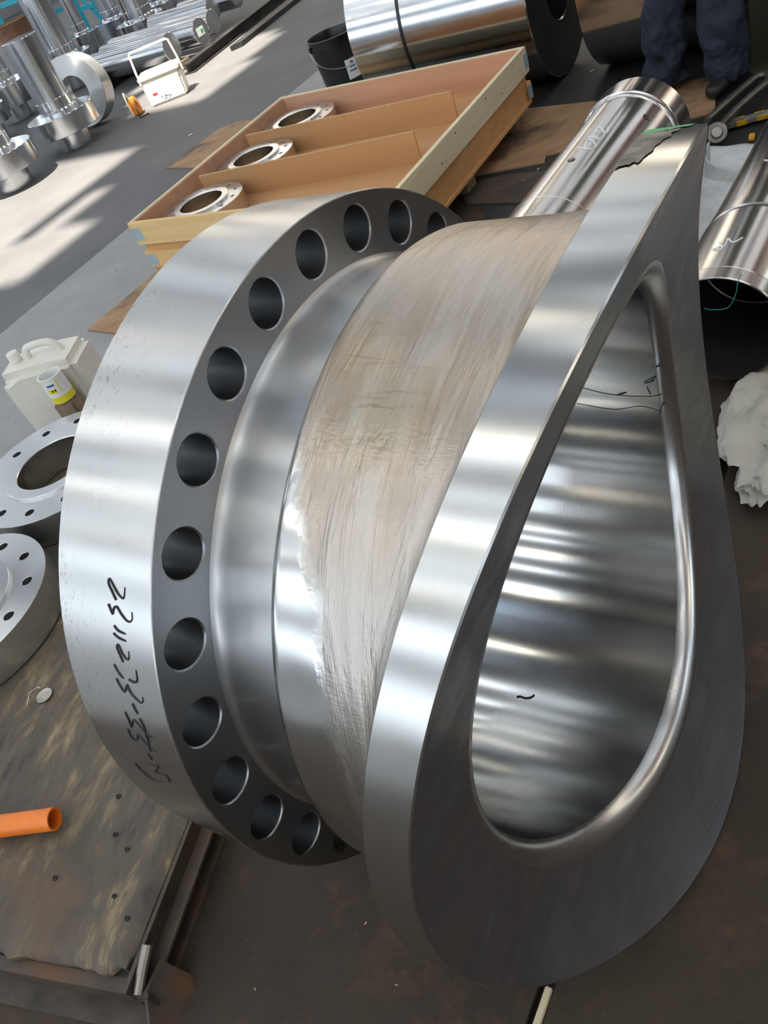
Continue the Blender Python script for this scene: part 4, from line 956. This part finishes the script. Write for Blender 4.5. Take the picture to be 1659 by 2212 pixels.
# ---------------------------------------------------------------- person in navy trousers (head and torso outside the frame)
def skin_body(name, verts, edges, radii, mat, parent, sub=2, root=0):
    me = bpy.data.meshes.new(name); me.from_pydata(verts, edges, []); o = bpy.data.objects.new(name, me); COL.objects.link(o)
    me.materials.append(mat)
    m = o.modifiers.new('skin', 'SKIN'); m.use_smooth_shade = True
    sv = me.skin_vertices[0] if me.skin_vertices else None
    if sv is None:
        bpy.context.view_layer.objects.active = o; sv = me.skin_vertices[0]
    for i, r in enumerate(radii): sv.data[i].radius = (r, r) if not isinstance(r, tuple) else r
    for i in range(len(verts)): sv.data[i].use_root = (i == root)
    s = o.modifiers.new('sub', 'SUBSURF'); s.levels = sub; s.render_levels = sub
    dg = bpy.context.evaluated_depsgraph_get(); me2 = bpy.data.meshes.new_from_object(o.evaluated_get(dg)); o.modifiers.clear(); o.data = me2; o.parent = parent
    me2.polygons.foreach_set('use_smooth', [True] * len(me2.polygons))
    return o
F1 = Vector((2.25, 4.09, 0)); F2 = Vector((2.43, 3.84, 0)); hip = (F1 + F2) / 2; fdir = Vector((-.82, -.57, 0)); sdv = Vector((-fdir.y, fdir.x, 0))
per = thing('person', 'person in dark navy work trousers standing behind the tubes, only the lower legs in frame', 'person', (hip.x, hip.y, .009))
def L3(p): return (p[0] - hip.x, p[1] - hip.y, p[2])
H = hip
V = [L3((H.x, H.y, .94))]; Ed = []; Ra = [(.155, .125)]
def add(prev, p, r): V.append(L3(p)); Ra.append(r); Ed.append((prev, len(V) - 1)); return len(V) - 1
sp = add(0, (H.x, H.y, 1.12), (.15, .11)); ch = add(sp, (H.x, H.y, 1.34), (.175, .125)); nk = add(ch, (H.x, H.y, 1.50), .065); nt = add(nk, (H.x + fdir.x * .01, H.y + fdir.y * .01, 1.58), .055)
for sg, Ft in ((1, F1), (-1, F2)):
    so = Vector((F2 - F1)).normalized() * -sg
    sh = H + so * .17; a = add(ch, (sh.x, sh.y, 1.44), .065); el = H + so * .24 - fdir * .02; b = add(a, (el.x, el.y, 1.18), .045); wr = H + so * .22 + fdir * .12; c_ = add(b, (wr.x, wr.y, .94), .030)
body = skin_body('torso', V, Ed, Ra, M_NAVY, per)
# legs with cloth folds
def leg(Ft, sg):
    V, Ed, Ra = [], [], []
    so = (F1 - F2).normalized() * sg
    pts = [(H + so * .07 + Z * .93, .125), (H * .6 + Ft * .4 + so * .05 + Z * .72, .115), (H * .3 + Ft * .7 + so * .02 + Z * .50, .095), (H * .15 + Ft * .85 + Z * .38, .102), (H * .08 + Ft * .92 + Z * .29, .108), (Ft + Z * .21, .104), (Ft + Z * .15, .100), (Ft + Z * .10, .105), (Ft + Z * .05, .100)]
    bm = bmesh.new(); P = smooth_path([p for p, r in pts], 9); n = len(P); rings = []
    for i, p in enumerate(P):
        q = i / (n - 1) * (len(pts) - 1); i0 = min(int(q), len(pts) - 2); r = lerp(pts[i0][1], pts[i0 + 1][1], q - i0); ring = []
        for k in range(56):
            a = 2 * PI * k / 56; d = Vector((cos(a), sin(a), 0)); low = max(0, 1 - max(0, p.z - .02) / .55)
            fold = noise.noise(Vector((d.x * 1.5 + sg * 4, d.y * 1.5, p.z * 13 + a * .35))) * .030 * (.35 + low) - abs(noise.noise(Vector((d.x * 2.6, d.y * 2.6 + sg, p.z * 22 + a * .8)))) * .020 * (.3 + low)
            ring.append(bm.verts.new((p.x - H.x + d.x * (r + fold), p.y - H.y + d.y * (r + fold) * .95, p.z + .012 * noise.noise(Vector((d.x * 2, d.y * 2, 3 + sg))))))
        rings.append(ring)
    for i in range(n - 1):
        for k in range(56): bm.faces.new((rings[i][k], rings[i][(k + 1) % 56], rings[i + 1][(k + 1) % 56], rings[i + 1][k]))
    bm.faces.new(rings[0]); bm.faces.new(rings[-1][::-1])
    finish(bm, 'trouser_leg', M_NAVY, per, 80)
    V = [L3(Ft + Z * .10 - fdir * .03), L3(Ft + Z * .05 - fdir * .035), L3(Ft + fdir * .06 + Z * .048), L3(Ft + fdir * .15 + Z * .038), L3(Ft + fdir * .19 + Z * .036)]
    skin_body('boot', V, [(0, 1), (1, 2), (2, 3), (3, 4)], [.055, (.05, .048), (.05, .045), (.048, .036), (.034, .03)], M_BOOT, per)
leg(F1, 1); leg(F2, -1)
hd = bmesh.new(); bmesh.ops.create_uvsphere(hd, u_segments=40, v_segments=28, radius=1)
for v_ in hd.verts:
    p = v_.co.copy(); f_ = p.y
    x, y, z = p.x * .076, p.y * .095, p.z * .118
    if z < 0: x *= 1 - .28 * (-p.z) ** 1.5; y *= 1 - .12 * (-p.z)
    if p.y > .75: 
        y += .022 * math.exp(-((p.x / .16) ** 2) - ((p.z + .12) / .20) ** 2)            # nose
        y -= .010 * math.exp(-(((abs(p.x) - .33) / .15) ** 2) - ((p.z - .06) / .12) ** 2)  # eye sockets
        y += .006 * math.exp(-((p.x / .3) ** 2) - ((p.z + .42) / .06) ** 2)              # mouth
    v_.co = (x, y, z)
head = finish(hd, 'head', M_SKIN, per, 80); head.matrix_local = Matrix.Translation((fdir.x * .02, fdir.y * .02, 1.70)) @ Matrix.Rotation(math.atan2(fdir.y, fdir.x) - PI / 2, 4, 'Z')
hr = bmesh.new(); bmesh.ops.create_uvsphere(hr, u_segments=40, v_segments=28, radius=1)
bmesh.ops.delete(hr, geom=[v for v in hr.verts if v.co.z < .30 - .75 * (-v.co.y) or (v.co.y > .4 and v.co.z < .45)], context='VERTS')
for v_ in hr.verts: v_.co = (v_.co.x * .082, v_.co.y * .101, v_.co.z * .126)
finish(hr, 'hair', M_HAIR, head, 80)
for s in (-1, 1):
    b_ = bmesh.new(); bmesh.ops.create_uvsphere(b_, u_segments=12, v_segments=8, radius=.011); o = finish(b_, 'eye', M_LABEL, head); o.location = (s * .027, .078, .008)
    b_ = bmesh.new(); lathe(b_, [(0, .004), (.014, .006), (.019, 0), (0, -.006)], 16); o = finish(b_, 'ear', M_SKIN, head); o.matrix_local = Matrix.Translation((s * .076, 0, -.005)) @ Matrix.Rotation(s * PI / 2, 4, 'Y') @ Matrix.Diagonal((1.6, .9, 1, 1))
for sg in (1, -1):
    so = (F1 - F2).normalized() * sg; wr = H + so * .22 + fdir * .12 + Z * .94; dn_ = Vector((fdir.x * .25, fdir.y * .25, -1)).normalized(); ac = fdir
    V = [L3(wr), L3(wr + dn_ * .05), L3(wr + dn_ * .085)]; Ed = [(0, 1), (1, 2)]; Ra = [.026, (.022, .034), (.018, .036)]
    for i in range(4):
        b0 = wr + dn_ * .085 + ac * (.030 - .020 * i); L_f = (.070, .080, .075, .058)[i]; V.append(L3(b0 + dn_ * .012)); Ed.append((2, len(V) - 1)); Ra.append(.010)
        V.append(L3(b0 + dn_ * L_f * .55)); Ed.append((len(V) - 2, len(V) - 1)); Ra.append(.009); V.append(L3(b0 + dn_ * L_f - so * .02)); Ed.append((len(V) - 2, len(V) - 1)); Ra.append(.008)
    V.append(L3(wr + dn_ * .04 + ac * .035)); Ed.append((1, len(V) - 1)); Ra.append(.012); V.append(L3(wr + dn_ * .09 + ac * .055)); Ed.append((len(V) - 2, len(V) - 1)); Ra.append(.010)
    skin_body('hand', V, Ed, Ra, M_SKIN, per)

# ---------------------------------------------------------------- chips and crumbs on the floors
def chip(label, x, y, s, rot, mat=M_CHIP, z=.001):
    bm = bmesh.new(); prism(bm, [(-s, -s * .2), (0, -s * .35), (s, 0), (.1 * s, s * .3)], 0, s * .12); o = finish(bm, 'wood_chip', mat); o.location = (x, y, z); o.rotation_euler = (0, 0, rot); tag(o, label, 'wood chip', 'small chips on the floor')

for i_, (lab, x, y, s_, r) in enumerate((
    ('tiny pale wood chip on the brown floor between the board stand and the saddle', -.38, .764, .005, .4), ('tiny chip on the brown floor close to the stand corner', -.633, .734, .004, 1.9),
    ('small pale chip on the brown floor left of the saddle rim bottom', -.351, .631, .004, 2.6), ('white scrap on the dark floor between the cooler box and the crate', -.185, 7.473, .03, .2),
    ('yellowish scrap on the dark floor beside the lower sun patch', -.578, 7.72, .022, .9), ('pale splinter on the oily plywood right of the crate', 1.402, 3.848, .016, .7),
    ('short pale splinter beside the crate foot on the oily plywood', 1.30, 3.80, .012, .3), ('white scrap on the black floor in front of the second roll', 2.202, 4.851, .022, .3))):
    chip(lab, x, y, s_, r, M_CHIP if i_ not in (3, 7) else M_LABEL, .0102 if 'plywood' in lab else .0025)
# marker scribbles and a burnt shaving on the bore wall
BORE_INK = [[[0.3107,1.5008],[0.3203,1.4838],[0.3354,1.4608],[0.3232,1.4942],[0.3121,1.506],[0.3304,1.4881]],[[0.3144,1.5269],[0.3193,1.568],[0.3168,1.5476]],[[0.2522,1.5815],[0.2621,1.5698],[0.2734,1.5632],[0.258,1.5776]],[[0.1851,1.5467],[0.2395,1.5778],[0.3117,1.5813],[0.3403,1.5654]],[[0.1668,1.6399],[0.2423,1.6624],[0.2949,1.6375],[0.335,1.6567]],[[0.3387,1.4057],[0.3508,1.3992]],[[0.3329,1.6669],[0.3398,1.6212],[0.3452,1.6154]]]
bore_o = bpy.data.objects['bore']
for st_ in BORE_INK:
    bm = bmesh.new(); tube(bm, smooth_path([(.4328 * cos(-a), .4328 * sin(-a), q) for q, a in st_], 4), .0006 if st_[0][0] < .2 else .001, 6); finish(bm, 'marker_line', M_INK, bore_o)
bm = bmesh.new(); m5 = noz.matrix_world
tube(bm, smooth_path([m5 @ Vector((.4315 * cos(a), .4315 * sin(a), q)) for q, a in ((.130, 3.052), (.136, 3.062), (.148, 3.060), (.158, 3.072), (.163, 3.090))], 4), .0014, 6)
tag(finish(bm, 'metal_shaving', M_INK), 'tiny dark curled shaving lying on the lower wall inside the big bore', 'shaving')
